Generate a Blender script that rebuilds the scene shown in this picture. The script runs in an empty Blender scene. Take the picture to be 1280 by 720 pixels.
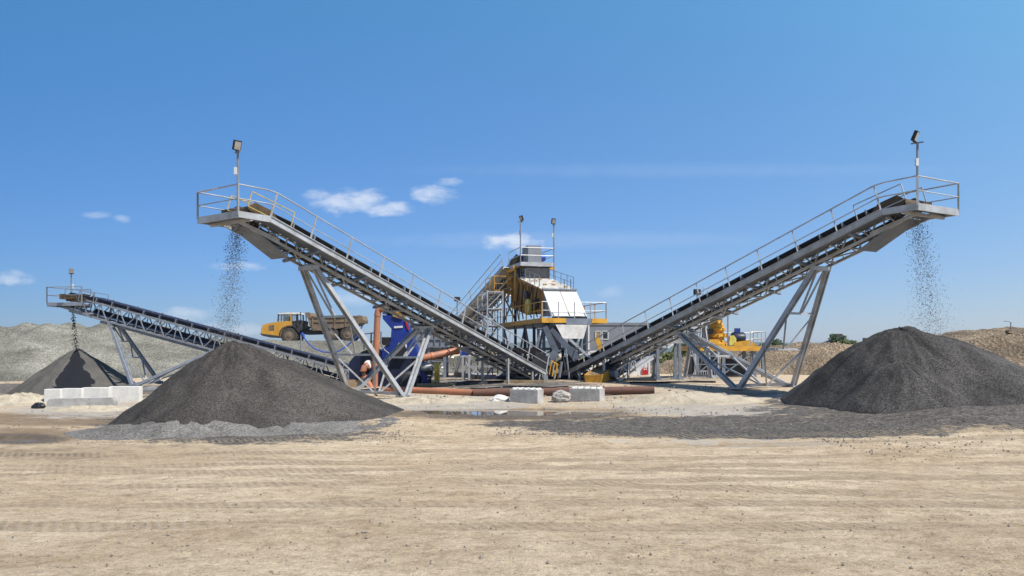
import bpy, bmesh, math, random
import numpy as np
from mathutils import Vector, noise
random.seed(7)
V = Vector
sc = bpy.context.scene
col = sc.collection
F0, HY, CZ = 985.0, 438.0, 1.8          # focal length in px (1280 wide), horizon row, eye height above the plant pad
def P(px, py, Y): return V(((px-640)*Y/F0, Y, CZ+(HY-py)*Y/F0))
def X_(px, Y): return (px-640)*Y/F0

# ------------------------------------------------------------------ materials
def mat(name, c, rough=.6, metal=0., var=.25, scale=3., bump=0., bscale=30., c2=None, lo=.35, hi=.65, spec=.4, stretch=None, fine=0.):
    m = bpy.data.materials.new(name); m.use_nodes = True
    nt = m.node_tree; N = nt.nodes; L = nt.links
    b = N['Principled BSDF']; b.inputs['Roughness'].default_value = rough; b.inputs['Metallic'].default_value = metal
    b.inputs['Specular IOR Level'].default_value = spec
    tc = N.new('ShaderNodeTexCoord'); src = tc.outputs['Object']
    if stretch:
        mp = N.new('ShaderNodeMapping'); mp.inputs['Scale'].default_value = stretch
        L.new(src, mp.inputs['Vector']); src = mp.outputs['Vector']
    n = N.new('ShaderNodeTexNoise'); n.inputs['Scale'].default_value = scale; n.inputs['Detail'].default_value = 6; n.inputs['Roughness'].default_value = .65
    L.new(src, n.inputs['Vector'])
    r = N.new('ShaderNodeValToRGB'); e = r.color_ramp.elements
    e[0].position = lo; e[1].position = hi
    if c2 is None: c2 = tuple(x*(1-var) for x in c)
    e[0].color = (*c2, 1); e[1].color = (*c, 1)
    L.new(n.outputs['Fac'], r.inputs['Fac'])
    out = r.outputs['Color']
    if fine > 0:                                     # coarse grains: random tone per cell
        v = N.new('ShaderNodeTexVoronoi'); v.inputs['Scale'].default_value = bscale
        L.new(tc.outputs['Object'], v.inputs['Vector'])
        h = N.new('ShaderNodeSeparateColor'); L.new(v.outputs['Color'], h.inputs['Color'])
        mr = N.new('ShaderNodeMapRange'); mr.inputs['To Min'].default_value = 1-fine; mr.inputs['To Max'].default_value = 1+fine
        L.new(h.outputs['Red'], mr.inputs['Value'])
        mx = N.new('ShaderNodeMix'); mx.data_type = 'RGBA'; mx.blend_type = 'MULTIPLY'; mx.inputs['Factor'].default_value = 1
        L.new(out, mx.inputs['A']); L.new(mr.outputs['Result'], mx.inputs['B']); out = mx.outputs['Result']
    L.new(out, b.inputs['Base Color'])
    if bump > 0:
        bt = N.new('ShaderNodeTexVoronoi' if fine > 0 else 'ShaderNodeTexNoise'); bt.inputs['Scale'].default_value = bscale
        L.new(tc.outputs['Object'], bt.inputs['Vector'])
        bp = N.new('ShaderNodeBump'); bp.inputs['Strength'].default_value = bump; bp.inputs['Distance'].default_value = 1.2/bscale
        L.new(bt.outputs['Distance' if fine > 0 else 'Fac'], bp.inputs['Height']); L.new(bp.outputs['Normal'], b.inputs['Normal'])
    return m
M = {}
M['galv'] = mat('galvanised_steel', (.49,.51,.54), .48, .35, .42, 1.6, .12, 14, c2=(.33,.325,.315))
M['galvm'] = mat('dull_blue_grey_steel', (.27,.295,.34), .5, .2, .3, 2.5, .1, 14)
M['galvd'] = mat('grey_painted_steel', (.22,.25,.30), .5, .2, .3, 2., .1, 12)
M['belt'] = mat('rubber_belt', (.022,.022,.024), .75, 0, .4, 4)
M['beltw'] = mat('wet_blue_belt', (.035,.045,.085), .4, 0, .4, 4)
M['yel'] = mat('weathered_yellow_paint', (.62,.33,.035), .5, 0, .3, 1.8, .1, 18, c2=(.40,.19,.03), lo=.28, hi=.55)
M['org'] = mat('rusty_ochre_panel', (.40,.20,.035), .6, 0, .5, 1.3, .12, 12, c2=(.16,.085,.03), lo=.32, hi=.62)
M['blue'] = mat('blue_machine_paint', (.014,.040,.27), .45, 0, .4, 1.5, .05, 10)
M['navy'] = mat('dark_navy_paint', (.012,.018,.05), .45, 0, .5, 2)
M['pvc'] = mat('terracotta_plastic_pipe', (.46,.18,.095), .45, 0, .3, 1.6, c2=(.33,.16,.10))
M['rust'] = mat('rusty_pipe', (.16,.07,.045), .7, 0, .5, 3, .2, 20, c2=(.10,.06,.05))
M['conc'] = mat('grey_concrete', (.46,.45,.43), .85, 0, .38, 1.8, .35, 14)
M['concw'] = mat('pale_concrete', (.72,.71,.67), .85, 0, .3, 1.1, .3, 18)
M['white'] = mat('white_rubber_cover', (.68,.67,.64), .65, 0, .25, 1.0, .2, 9)
M['dwhite'] = mat('dusty_white_plate', (.66,.64,.60), .8, 0, .35, 2.2, .2, 14)
M['black'] = mat('black_plastic', (.02,.02,.022), .5)
M['tyre'] = mat('dusty_tyre', (.085,.075,.065), .9, 0, .55, 4, .3, 16)
M['guard'] = mat('faded_yellow_guard', (.50,.40,.14), .6, 0, .4, 3)
M['brown'] = mat('greasy_brown_steel', (.11,.07,.03), .55, 0, .5, 3, c2=(.04,.03,.02))
M['mud'] = mat('muddy_steel_skip', (.21,.155,.105), .8, 0, .45, 1.6, .2, 10)
M['tyel'] = mat('truck_yellow', (.60,.31,.045), .45, 0, .25, 1.4)
M['hull'] = mat('office_grey_panel', (.20,.22,.25), .55, 0, .15, 1.2, .1, 8)
M['hullw'] = mat('office_pale_panel', (.60,.62,.63), .55, 0, .12, 1.5)
M['red'] = mat('red_sign_paint', (.50,.015,.02), .4)
M['lemon'] = mat('pale_yellow_cabinet', (.62,.53,.12), .5, 0, .2, 2)
M['tan'] = mat('tan_plywood_sheet', (.34,.25,.15), .8, 0, .3, 3)
M['shade_steel'] = mat('shaded_chute_steel', (.10,.115,.145), .5, .1, .35, 2., .1, 12)  # chute steel with its shade painted in as a darker grey
M['rock'] = mat('grey_boulder', (.40,.38,.35), .9, 0, .35, 3, .5, 6)
M['pebble'] = mat('grey_brown_pebble', (.30,.27,.23), .9, 0, .5, 30)
M['stone'] = mat('crushed_stone', (.15,.147,.15), .9, 0, .4, 8)
M['wstone'] = mat('wet_black_sand', (.018,.019,.024), .5)
M['leaf'] = mat('dark_leaf', (.05,.085,.025), .6, 0, .5, .6, c2=(.02,.04,.015))
M['leafp'] = mat('olive_leaf', (.10,.12,.035), .6, 0, .4, .6)
M['bark'] = mat('bark', (.12,.09,.06), .9)
M['hose'] = mat('blue_hose_plastic', (.03,.09,.42), .4)
M['lens'] = mat('lamp_lens', (.42,.40,.36), .2)
M['dark'] = mat('dark_machinery', (.05,.052,.058), .6, 0, .5, 3)  # one even near-black tone for assorted parts
M['hill'] = mat('wooded_hill', (.05,.075,.045), .9, 0, .4, .012)
g = bpy.data.materials.new('cab_glass'); g.use_nodes = True
b = g.node_tree.nodes['Principled BSDF']; b.inputs['Base Color'].default_value = (.55,.62,.65,1); b.inputs['Roughness'].default_value = .05
b.inputs['Transmission Weight'].default_value = .85; b.inputs['IOR'].default_value = 1.1; M['glass'] = g
gd = bpy.data.materials.new('window_glass'); gd.use_nodes = True
b = gd.node_tree.nodes['Principled BSDF']; b.inputs['Base Color'].default_value = (.03,.04,.05,1); b.inputs['Roughness'].default_value = .06; M['wglass'] = gd

# ------------------------------------------------------------------ mesh builder
class MB:
    def __init__(s): s.v = []; s.f = []; s.smooth = False
    def add(s, vs, fs):
        o = len(s.v); s.v += [tuple(x) for x in vs]; s.f += [tuple(i+o for i in f) for f in fs]; return s
    def hexa(s, b, t):
        return s.add(list(b)+list(t), [(3,2,1,0),(4,5,6,7),(0,1,5,4),(1,2,6,5),(2,3,7,6),(3,0,4,7)])
    def box(s, c, d, rz=0):
        c = V(c); cx, sx = math.cos(rz), math.sin(rz); q = []
        for k in (-1,1):
            for i,j in ((-1,-1),(1,-1),(1,1),(-1,1)):
                x, y = i*d[0]/2, j*d[1]/2
                q.append(c+V((x*cx-y*sx, x*sx+y*cx, k*d[2]/2)))
        return s.hexa(q[:4], q[4:])
    def beam(s, p, q, w, h=None, up=V((0,0,1))):
        p, q = V(p), V(q); h = h or w; d = (q-p).normalized()
        if abs(d.dot(up)) > .97: up = V((0,1,0)) if abs(d.y) < .9 else V((1,0,0))
        a = d.cross(up).normalized(); u = a.cross(d)
        r = [a*(-w/2)+u*(-h/2), a*(w/2)+u*(-h/2), a*(w/2)+u*(h/2), a*(-w/2)+u*(h/2)]
        return s.hexa([p+x for x in r], [q+x for x in r])
    def tube(s, p, q, r, n=8, r2=None): return s.path([p,q], r, n, r2)
    def path(s, pts, r, n=8, r2=None):
        pts = [V(p) for p in pts]; o = len(s.v); m = len(pts)
        d0 = (pts[1]-pts[0]).normalized(); ref = V((0,0,1)) if abs(d0.z) < .9 else V((1,0,0))
        for i, p in enumerate(pts):
            d = (pts[min(i+1,m-1)]-pts[max(i-1,0)]).normalized()
            a = d.cross(ref).normalized() if abs(d.dot(ref)) < .99 else a
            u = a.cross(d); ri = r if r2 is None else r+(r2-r)*i/(m-1)
            for k in range(n):
                t = 2*math.pi*k/n; s.v.append(tuple(p+(a*math.cos(t)+u*math.sin(t))*ri))
        for i in range(m-1):
            for k in range(n):
                s.f.append((o+i*n+k, o+i*n+(k+1)%n, o+(i+1)*n+(k+1)%n, o+(i+1)*n+k))
        s.f.append(tuple(o+k for k in reversed(range(n)))); s.f.append(tuple(o+(m-1)*n+k for k in range(n)))
        return s
    def prism(s, pts, vec):
        pts = [V(p) for p in pts]; vec = V(vec); n = len(pts)
        return s.add(pts+[p+vec for p in pts], [tuple(range(n)), tuple(n+i for i in reversed(range(n)))]+[(i, (i+n) if True else 0, (i+1)%n+n, (i+1)%n) for i in range(n)])
    def plate(s, a, b, c, d, t=.03):
        a, b, c, d = V(a), V(b), V(c), V(d); n = (b-a).cross(d-a).normalized()*t
        return s.hexa([a,b,c,d], [a+n,b+n,c+n,d+n])
    def lathe(s, c, prof, n=20, axis=V((0,0,1))):
        c = V(c); axis = V(axis).normalized(); ref = V((1,0,0)) if abs(axis.x) < .8 else V((0,0,1))
        a = axis.cross(ref).normalized(); u = axis.cross(a); o = len(s.v)
        for r, h in prof:
            for k in range(n):
                t = 2*math.pi*k/n; s.v.append(tuple(c+axis*h+(a*math.cos(t)+u*math.sin(t))*max(r,.001)))
        for i in range(len(prof)-1):
            for k in range(n): s.f.append((o+i*n+k, o+i*n+(k+1)%n, o+(i+1)*n+(k+1)%n, o+(i+1)*n+k))
        s.f.append(tuple(o+k for k in reversed(range(n)))); e = o+(len(prof)-1)*n; s.f.append(tuple(e+k for k in range(n)))
        return s
    def build(s, name, m, parent=None, smooth=False, loc=None):
        """one mesh object; coordinates are world, stored relative to the thing's base"""
        root = parent
        while root is not None and root.parent is not None: root = root.parent
        off = V(root['_o']) if root is not None and '_o' in root else V(loc or (0,0,0))
        me = bpy.data.meshes.new(name)
        me.from_pydata([(x-off.x, y-off.y, z-off.z) for x,y,z in s.v], [], s.f)
        me.materials.append(M[m] if isinstance(m, str) else m)
        bm = bmesh.new(); bm.from_mesh(me); bmesh.ops.recalc_face_normals(bm, faces=bm.faces); bm.to_mesh(me); bm.free()
        if smooth:
            me.polygons.foreach_set('use_smooth', [True]*len(me.polygons))
            try: me.set_sharp_from_angle(angle=math.radians(40))
            except Exception: pass
        o = bpy.data.objects.new(name, me); col.objects.link(o)
        if parent is not None: o.parent = parent
        else: o.location = off
        return o
def tag(o, label=None, cat=None, group=None, kind=None):
    if label: o['label'] = label
    if cat: o['category'] = cat
    if group: o['group'] = group
    if kind: o['kind'] = kind
    return o
def thing(name, label, cat, loc, group=None):
    o = bpy.data.objects.new(name, None); col.objects.link(o); o.location = loc; o['_o'] = list(loc); o.empty_display_size = .3
    return tag(o, label, cat, group)
def fbm(x, y, s=1., o=4, z=0.): return noise.fractal(V((x*s, y*s, z)), .9, 2.0, o)

# ------------------------------------------------------------------ terrain
ROWS = [(-30,[(0,-1.1)]),(12,[(0,-1.1)]),
 (20,[(-10,-1.12),(15,-.98),(30,-.9)]),
 (23.4,[(-25,-1.14),(-12,-1.1),(0,-1.04),(8,-.92),(13,-.78),(20,-.6),(35,-.5)]),
 (26,[(-25,-1.15),(-12,-1.1),(-6,-.98),(0,-.80),(8,-.74),(12,-.5),(15,-.08),(20,.08),(35,.15)]),
 (27.8,[(-25,-1.13),(-12,-1.08),(-8,-.92),(-5.2,-.68),(0,-.66),(6,-.62),(10,-.47),(14,-.12),(20,.12),(35,.18)]),
 (29.2,[(-30,-1.12),(-12,-1.06),(-8,-.88),(-5.2,-.60),(0,-.585),(6,-.54),(10,-.40),(14,-.05),(20,.14),(35,.18)]),
 (31.5,[(-35,-1.1),(-15,-1.04),(-7,-.75),(-5,-.58),(0,-.56),(6,-.48),(10,-.36),(13,-.1),(25,.05)]),
 (34.5,[(-35,-1.1),(-15,-1.02),(-8,-.7),(-3,-.55),(2,-.5),(6,-.42),(12,-.12),(25,-.08)]),
 (38,[(-35,-1.1),(-18,-1.0),(-8,-.46),(-4,-.44),(0,-.42),(4,-.34),(8,-.1),(12,0),(25,0)]),
 (43,[(-40,-1.1),(-22,-1.0),(-12,-.4),(0,-.15),(10,0),(25,0)]),
 (50,[(-40,-1.1),(-30,-1.05),(-22,-.7),(-12,-.2),(0,-.05),(10,-.05),(30,0)]),
 (60,[(-60,-1.1),(-30,-.9),(-10,-.4),(0,-.1),(15,-.3),(30,-.2)]),
 (75,[(0,-.5)]),(110,[(0,-1.)]),(170,[(0,-2.)]),(350,[(0,-8.)]),(1200,[(0,-10.)]),(9000,[(0,-10.)])]
def base(x, y):
    i = 0
    while i < len(ROWS)-2 and y > ROWS[i+1][0]: i += 1
    (y0,a),(y1,b) = ROWS[i], ROWS[i+1]
    f = lambda r: float(np.interp(x, [p[0] for p in r], [p[1] for p in r]))
    t = min(1, max(0, (y-y0)/(y1-y0)))
    return f(a)*(1-t)+f(b)*t
def bowl(x, y, cx, cy, rx, ry, d):
    q = 1-((x-cx)/rx)**2-((y-cy)/ry)**2+.55*fbm(x,y,.45,3)
    return d*min(1, max(0, q)*1.6)
def G(x, y):
    z = base(x, y)
    z -= bowl(x, y, .1, 31.0, 4.3, 1.75, .34)
    z -= bowl(x, y, -17.4, 25.9, 2.6, .8, .12)
    z -= bowl(x, y, 11.2, 35.1, 2.7, .75, .16)
    w = 1 if y < 34 else max(.25, 1-(y-34)/8)
    if y < 70: z += .045*w*fbm(x, y*1.4, .35, 5)+.02*w*fbm(x*.35, y*2.2, 1.6, 3)
    return z
def grid_axis(segs):
    out = [segs[0][0]]
    for a, b, d in segs:
        n = max(1, int(round((b-a)/d))); out += [a+(b-a)*(i+1)/n for i in range(n)]
    return out
gx = grid_axis([(-6000,-600,900),(-600,-120,60),(-120,-40,4),(-40,-24,.6),(-24,24,.3),(24,40,.6),(40,120,4),(120,600,60),(600,6000,900)])
gy = grid_axis([(-40,6,6),(6,14,.6),(14,38,.2),(38,62,.5),(62,120,3),(120,400,20),(400,1500,110),(1500,9000,1500)])
def ell(px, py, cx, cy, rx, ry): return max(0., 1-((px-cx)/rx)**2-((py-cy)/ry)**2)
vs, fs, att = [], [], []
for y in gy:
    for x in gx:
        z = G(x, y); vs.append((x, y, z))
        dk = pl = br = damp_shade = 0.
        if y > 8 and y < 70:
            px = 640+F0*x/y; py = HY-F0*(z-CZ)/y
            dk = max(ell(px,py,940,534,330,17), ell(px,py,1240,508,330,32), ell(px,py,610,480,210,13)*.45, ell(px,py,860,472,120,9)*.3, ell(px,py,60,488,330,14)*.5, ell(px,py,300,535,240,24)*.7, ell(px,py,690,530,140,6)*.6)
            pl = max(ell(px,py,890,512,125,11), ell(px,py,570,507,120,9), ell(px,py,120,512,150,14)*.8, ell(px,py,930,553,230,9)*.4, ell(px,py,640,492,140,8)*.5, ell(px,py,720,496,460,26)*.42)
            br = max(ell(px,py,70,524,260,12), ell(px,py,130,568,330,20)*.45, ell(px,py,20,545,120,14), ell(px,py,640,517,240,13)*.8, ell(px,py,820,495,120,6)*.5)
            damp_shade = max(ell(px,py,20,549,80,9), ell(px,py,630,518,190,9), ell(px,py,930,496,75,8))  # damp puddle margins; last ellipse paints the shadow strip by the right trestle
        att.append((dk, pl, br, damp_shade))
nx = len(gx)
for j in range(len(gy)-1):
    for i in range(nx-1): fs.append((j*nx+i, j*nx+i+1, (j+1)*nx+i+1, (j+1)*nx+i))
me = bpy.data.meshes.new('ground'); me.from_pydata(vs, [], fs)
a = me.color_attributes.new('soil', 'FLOAT_COLOR', 'POINT')
a.data.foreach_set('color', np.array(att, dtype=np.float32).ravel())
me.polygons.foreach_set('use_smooth', [True]*len(me.polygons))
ground = bpy.data.objects.new('ground', me); col.objects.link(ground); tag(ground, 'dry tan sand yard with gravel patches and wheel ruts', 'ground', kind='structure')

def ground_mat():
    m = bpy.data.materials.new('sandy_ground'); m.use_nodes = True; nt = m.node_tree; N = nt.nodes; L = nt.links
    b = N['Principled BSDF']; b.inputs['Specular IOR Level'].default_value = .15
    tc = N.new('ShaderNodeTexCoord'); O = tc.outputs['Object']
    def mp(sx, sy): 
        k = N.new('ShaderNodeMapping'); k.inputs['Scale'].default_value = (sx,sy,1); L.new(O, k.inputs['Vector']); return k.outputs['Vector']
    def nz(v, s, d=8, r=.6):
        k = N.new('ShaderNodeTexNoise'); k.inputs['Scale'].default_value = s; k.inputs['Detail'].default_value = d; k.inputs['Roughness'].default_value = r; L.new(v, k.inputs['Vector']); return k.outputs['Fac']
    def ramp(f, a, ca, bb, cb):
        k = N.new('ShaderNodeValToRGB'); e = k.color_ramp.elements; e[0].position = a; e[1].position = bb; e[0].color = (*ca,1); e[1].color = (*cb,1); L.new(f, k.inputs['Fac']); return k.outputs['Color']
    def mix(f, A, B, mode='MIX'):
        k = N.new('ShaderNodeMix'); k.data_type = 'RGBA'; k.blend_type = mode
        if isinstance(f, float): k.inputs['Factor'].default_value = f
        else: L.new(f, k.inputs['Factor'])
        for s, i in ((A,'A'),(B,'B')):
            if isinstance(s, tuple): k.inputs[i].default_value = (*s,1)
            else: L.new(s, k.inputs[i])
        return k.outputs['Result']
    def mth(op, a, c):
        k = N.new('ShaderNodeMath'); k.operation = op
        for i, s in enumerate((a, c)):
            if isinstance(s, float): k.inputs[i].default_value = s
            else: L.new(s, k.inputs[i])
        return k.outputs[0]
    big = nz(mp(.25,.36), 1.0, 7); streak = nz(mp(.55,1.25), 1.9, 9, .72); mid = nz(O, 1.7, 8, .7); fine = nz(O, 22., 4, .7)
    c = ramp(big, .33, (.61,.485,.335), .66, (.78,.655,.485))
    c = mix(.55, c, ramp(streak, .38, (.60,.56,.52), .58, (1.05,1.05,1.05)), 'MULTIPLY')
    c = mix(.5, c, ramp(mid, .3, (.7,.68,.66), .6, (1.05,1.05,1.05)), 'MULTIPLY')
    spk = nz(mp(1.,1.15), 13., 6, .85); grit = nz(O, 38., 3, .7); clod = nz(O, 4.5, 7, .75)
    c = mix(.8, c, ramp(spk, .34, (.52,.50,.47), .50, (1.,1.,1.)), 'MULTIPLY')
    c = mix(.6, c, ramp(spk, .56, (1.,1.,1.), .70, (1.25,1.25,1.23)), 'MULTIPLY')
    c = mix(.7, c, ramp(grit, .32, (.62,.60,.57), .62, (1.16,1.15,1.13)), 'MULTIPLY')
    c = mix(.6, c, ramp(clod, .40, (.66,.63,.60), .50, (1.04,1.04,1.04)), 'MULTIPLY')
    at = N.new('ShaderNodeAttribute'); at.attribute_name = 'soil'
    sp = N.new('ShaderNodeSeparateColor'); L.new(at.outputs['Color'], sp.inputs['Color'])
    vor = N.new('ShaderNodeTexVoronoi'); vor.inputs['Scale'].default_value = 11.; L.new(O, vor.inputs['Vector'])
    vs_ = N.new('ShaderNodeSeparateColor'); L.new(vor.outputs['Color'], vs_.inputs['Color'])
    def edge(chan, k=.9, w=.22):
        n = mth('SUBTRACT', mth('ADD', mth('ADD', mth('MULTIPLY', mid, .7), mth('MULTIPLY', streak, .6)), mth('MULTIPLY', big, .6)), .95)
        s = mth('ADD', chan, mth('MULTIPLY', n, k))
        s = mth('MULTIPLY', s, mth('GREATER_THAN', chan, .001))
        r = N.new('ShaderNodeMapRange'); r.interpolation_type = 'SMOOTHSTEP'; r.inputs['From Min'].default_value = .18; r.inputs['From Max'].default_value = .18+w
        L.new(s, r.inputs['Value']); return r.outputs['Result']
    c = mix(mth('MULTIPLY', edge(sp.outputs['Blue'], 1.7, .5), .8), c, ramp(mid, .3, (.135,.095,.06), .7, (.27,.195,.125)))
    c = mix(mth('MULTIPLY', edge(sp.outputs['Green'], 1.8, .4), .85), c, ramp(mid, .3, (.33,.30,.25), .6, (.48,.45,.40)))
    gr = ramp(vs_.outputs['Red'], .1, (.055,.054,.053), .95, (.15,.146,.14))
    c = mix(mth('MULTIPLY', edge(sp.outputs['Red'], 1.5), .93), c, gr)
    # scattered pebbles
    v2 = N.new('ShaderNodeTexVoronoi'); v2.inputs['Scale'].default_value = 7.; L.new(O, v2.inputs['Vector'])
    pb = mth('MULTIPLY', mth('LESS_THAN', v2.outputs['Distance'], .24), mth('GREATER_THAN', mid, .53))
    c = mix(mth('MULTIPLY', pb, .6), c, ramp(fine, .3, (.16,.14,.12), .6, (.55,.52,.46)))
    sxyz = N.new('ShaderNodeSeparateXYZ'); L.new(O, sxyz.inputs[0]); gxx, gyy = sxyz.outputs['X'], sxyz.outputs['Y']
    trk = None
    for y0, sl, am, fr_, ph in ((22.6,.02,.35,.11,0.),(20.5,.02,.35,.11,0.),(24.4,-.035,.5,.09,1.4),(18.9,.06,.5,.08,2.),(16.9,.06,.5,.08,2.),(14.6,-.05,.6,.10,.6),(12.8,-.05,.6,.10,.6),(19.6,-.16,.4,.1,3.),(17.3,-.16,.4,.1,3.)):
        yc = mth('ADD', mth('ADD', mth('MULTIPLY', gxx, sl), y0), mth('MULTIPLY', mth('SINE', mth('ADD', mth('MULTIPLY', gxx, fr_), ph), 0.), am))
        dd = mth('ABSOLUTE', mth('SUBTRACT', mth('ADD', gyy, mth('MULTIPLY', mid, .16)), yc), 0.)
        r = N.new('ShaderNodeMapRange'); r.interpolation_type = 'SMOOTHSTEP'; r.inputs['From Min'].default_value = .34; r.inputs['From Max'].default_value = .27; L.new(dd, r.inputs['Value'])
        trk = r.outputs['Result'] if trk is None else mth('MAXIMUM', trk, r.outputs['Result'])
    fade = N.new('ShaderNodeMapRange'); fade.inputs['From Min'].default_value = .36; fade.inputs['From Max'].default_value = .52; L.new(big, fade.inputs['Value'])
    trk = mth('MULTIPLY', trk, fade.outputs['Result'])
    tread = mth('MULTIPLY', mth('ADD', mth('SINE', mth('ADD', mth('MULTIPLY', gxx, 30.), mth('MULTIPLY', gyy, 16.)), 0.), 1.), .5)
    c = mix(mth('MULTIPLY', trk, .65), c, mix(1., c, (.62,.58,.54), 'MULTIPLY'))
    c = mix(mth('MULTIPLY', mth('MULTIPLY', trk, tread), .35), c, (.52,.45,.34))
    wet = edge(at.outputs['Alpha'], .9, .4)  # damp puddle margins together with the painted shadow strip
    c = mix(mth('MULTIPLY', wet, .75), c, mix(.62, c, (.02,.018,.015)))
    L.new(c, b.inputs['Base Color'])
    rr = N.new('ShaderNodeMapRange'); rr.inputs['To Min'].default_value = .95; rr.inputs['To Max'].default_value = .42; L.new(wet, rr.inputs['Value']); L.new(rr.outputs['Result'], b.inputs['Roughness'])
    h = mth('ADD', mth('ADD', mth('MULTIPLY', mth('ADD', streak, mth('MULTIPLY', mth('ADD', spk, clod), .8)), .6), mth('MULTIPLY', mid, .6)), mth('MULTIPLY', fine, .14))
    h = mth('SUBTRACT', h, mth('MULTIPLY', mth('MULTIPLY', vor.outputs['Distance'], edge(sp.outputs['Red'])), .18))
    h = mth('ADD', h, mth('MULTIPLY', trk, mth('SUBTRACT', mth('MULTIPLY', tread, .25), .35)))
    bp = N.new('ShaderNodeBump'); bp.inputs['Strength'].default_value = .9; bp.inputs['Distance'].default_value = .16; L.new(h, bp.inputs['Height']); L.new(bp.outputs['Normal'], b.inputs['Normal'])
    return m
ground.data.materials.append(ground_mat())

w = bpy.data.materials.new('muddy_water'); w.use_nodes = True
b = w.node_tree.nodes['Principled BSDF']; b.inputs['Base Color'].default_value = (.15,.125,.095,1); b.inputs['Roughness'].default_value = .03; b.inputs['IOR'].default_value = 1.45
M['water'] = w
def puddle(cx, cy, rx, ry, z, label):
    m = MB(); m.add([(cx+rx*math.cos(t*math.pi/24), cy+ry*math.sin(t*math.pi/24), z) for t in range(48)], [tuple(range(48))])
    tag(m.build('puddle', 'water', loc=(cx,cy,z)), label, 'puddle', kind='structure')
puddle(.1, 31.0, 4.9, 2.3, -.625, 'muddy puddle before the two concrete blocks')
puddle(-17.4, 25.9, 2.8, .9, -1.19, 'shallow muddy puddle at far left edge of the yard')

# ---------------- heaps: polar height fields
def gravel_mat(name, c1, c2, grain=16., amount=.55, big=.5, bmp=.5, wet=None, rill=0.):
    m = mat(name, c1, .92, 0, 0, big, bmp, grain, c2=c2, lo=.36, hi=.62, spec=.2, fine=amount)
    nt = m.node_tree; N = nt.nodes; L = nt.links; b = N['Principled BSDF']
    if rill:                                         # down-slope slides and sorted bands
        tc = N.new('ShaderNodeTexCoord'); s = N.new('ShaderNodeSeparateXYZ'); L.new(tc.outputs['Object'], s.inputs[0])
        at = N.new('ShaderNodeMath'); at.operation = 'ARCTAN2'; L.new(s.outputs['Y'], at.inputs[0]); L.new(s.outputs['X'], at.inputs[1])
        cv = N.new('ShaderNodeCombineXYZ'); L.new(at.outputs[0], cv.inputs[0]); 
        hz = N.new('ShaderNodeMath'); hz.operation = 'MULTIPLY'; hz.inputs[1].default_value = .22; L.new(s.outputs['Z'], hz.inputs[0]); L.new(hz.outputs[0], cv.inputs[1])
        n = N.new('ShaderNodeTexNoise'); n.inputs['Scale'].default_value = 3.2; n.inputs['Detail'].default_value = 7; n.inputs['Roughness'].default_value = .6; n.inputs['Distortion'].default_value = .6; L.new(cv.outputs[0], n.inputs['Vector'])
        mr = N.new('ShaderNodeMapRange'); mr.inputs['From Min'].default_value = .36; mr.inputs['From Max'].default_value = .64; mr.inputs['To Min'].default_value = 1-rill; mr.inputs['To Max'].default_value = 1+rill; L.new(n.outputs['Fac'], mr.inputs['Value'])
        mx = N.new('ShaderNodeMix'); mx.data_type = 'RGBA'; mx.blend_type = 'MULTIPLY'; mx.inputs['Factor'].default_value = 1
        L.new(b.inputs['Base Color'].links[0].from_socket, mx.inputs['A']); L.new(mr.outputs['Result'], mx.inputs['B']); L.new(mx.outputs['Result'], b.inputs['Base Color'])
    if wet:                                          # darker damp tongue running down from the tip
        tc = N.new('ShaderNodeTexCoord'); s = N.new('ShaderNodeSeparateXYZ'); L.new(tc.outputs['Object'], s.inputs[0])
        at = N.new('ShaderNodeMath'); at.operation = 'ARCTAN2'; L.new(s.outputs['Y'], at.inputs[0]); L.new(s.outputs['X'], at.inputs[1])
        n = N.new('ShaderNodeTexNoise'); n.inputs['Scale'].default_value = 1.3; n.inputs['Detail'].default_value = 5
        L.new(tc.outputs['Object'], n.inputs['Vector'])
        ad = N.new('ShaderNodeMath'); ad.operation = 'MULTIPLY_ADD'; ad.inputs[1].default_value = .55; L.new(n.outputs['Fac'], ad.inputs[0]); L.new(at.outputs[0], ad.inputs[2])
        cmpn = N.new('ShaderNodeMath'); cmpn.operation = 'COMPARE'; cmpn.inputs[1].default_value = wet[0]+.275; cmpn.inputs[2].default_value = wet[1]; L.new(ad.outputs[0], cmpn.inputs[0])
        mx = N.new('ShaderNodeMix'); mx.data_type = 'RGBA'; L.new(cmpn.outputs[0], mx.inputs['Factor'])
        src = b.inputs['Base Color'].links[0].from_socket; L.new(src, mx.inputs['A']); mx.inputs['B'].default_value = (.012,.013,.018,1); L.new(mx.outputs['Result'], b.inputs['Base Color'])
    return m
M['grav'] = gravel_mat('dark_crushed_stone', (.064,.059,.053), (.038,.035,.033), 34., .65, .35, .4, rill=.3)
M['gravr'] = gravel_mat('dark_blue_grey_chippings', (.062,.059,.057), (.033,.032,.032), 32., .65, .28, .4, rill=.35)
M['gravl'] = gravel_mat('pale_grey_gravel', (.17,.165,.155), (.115,.11,.103), 26., .5, .6, .4)
M['emb'] = gravel_mat('weathered_gravel_bank', (.20,.195,.165), (.115,.113,.097), 9., .35, .13, .5, rill=.25)
M['spoil'] = gravel_mat('grey_brown_spoil', (.17,.155,.125), (.08,.075,.06), 6., .5, .3, .8)
M['dsand'] = gravel_mat('dark_washed_sand', (.105,.10,.09), (.07,.068,.062), 34., .2, .8, .3, wet=(-1.10,.34))
M['earth'] = gravel_mat('brown_dug_earth', (.26,.20,.135), (.13,.10,.068), 5., .35, .22, .7)
M['cream'] = gravel_mat('cream_sand', (.44,.39,.30), (.32,.275,.205), 24., .15, .9, .4)
def interp_ang(ctrl):
    ks = sorted(ctrl.items()); A = [k-360 for k,_ in ks]+[k for k,_ in ks]+[k+360 for k,_ in ks]; R = [v for _,v in ks]*3
    return lambda d: float(np.interp(d % 360, A, R))
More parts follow.
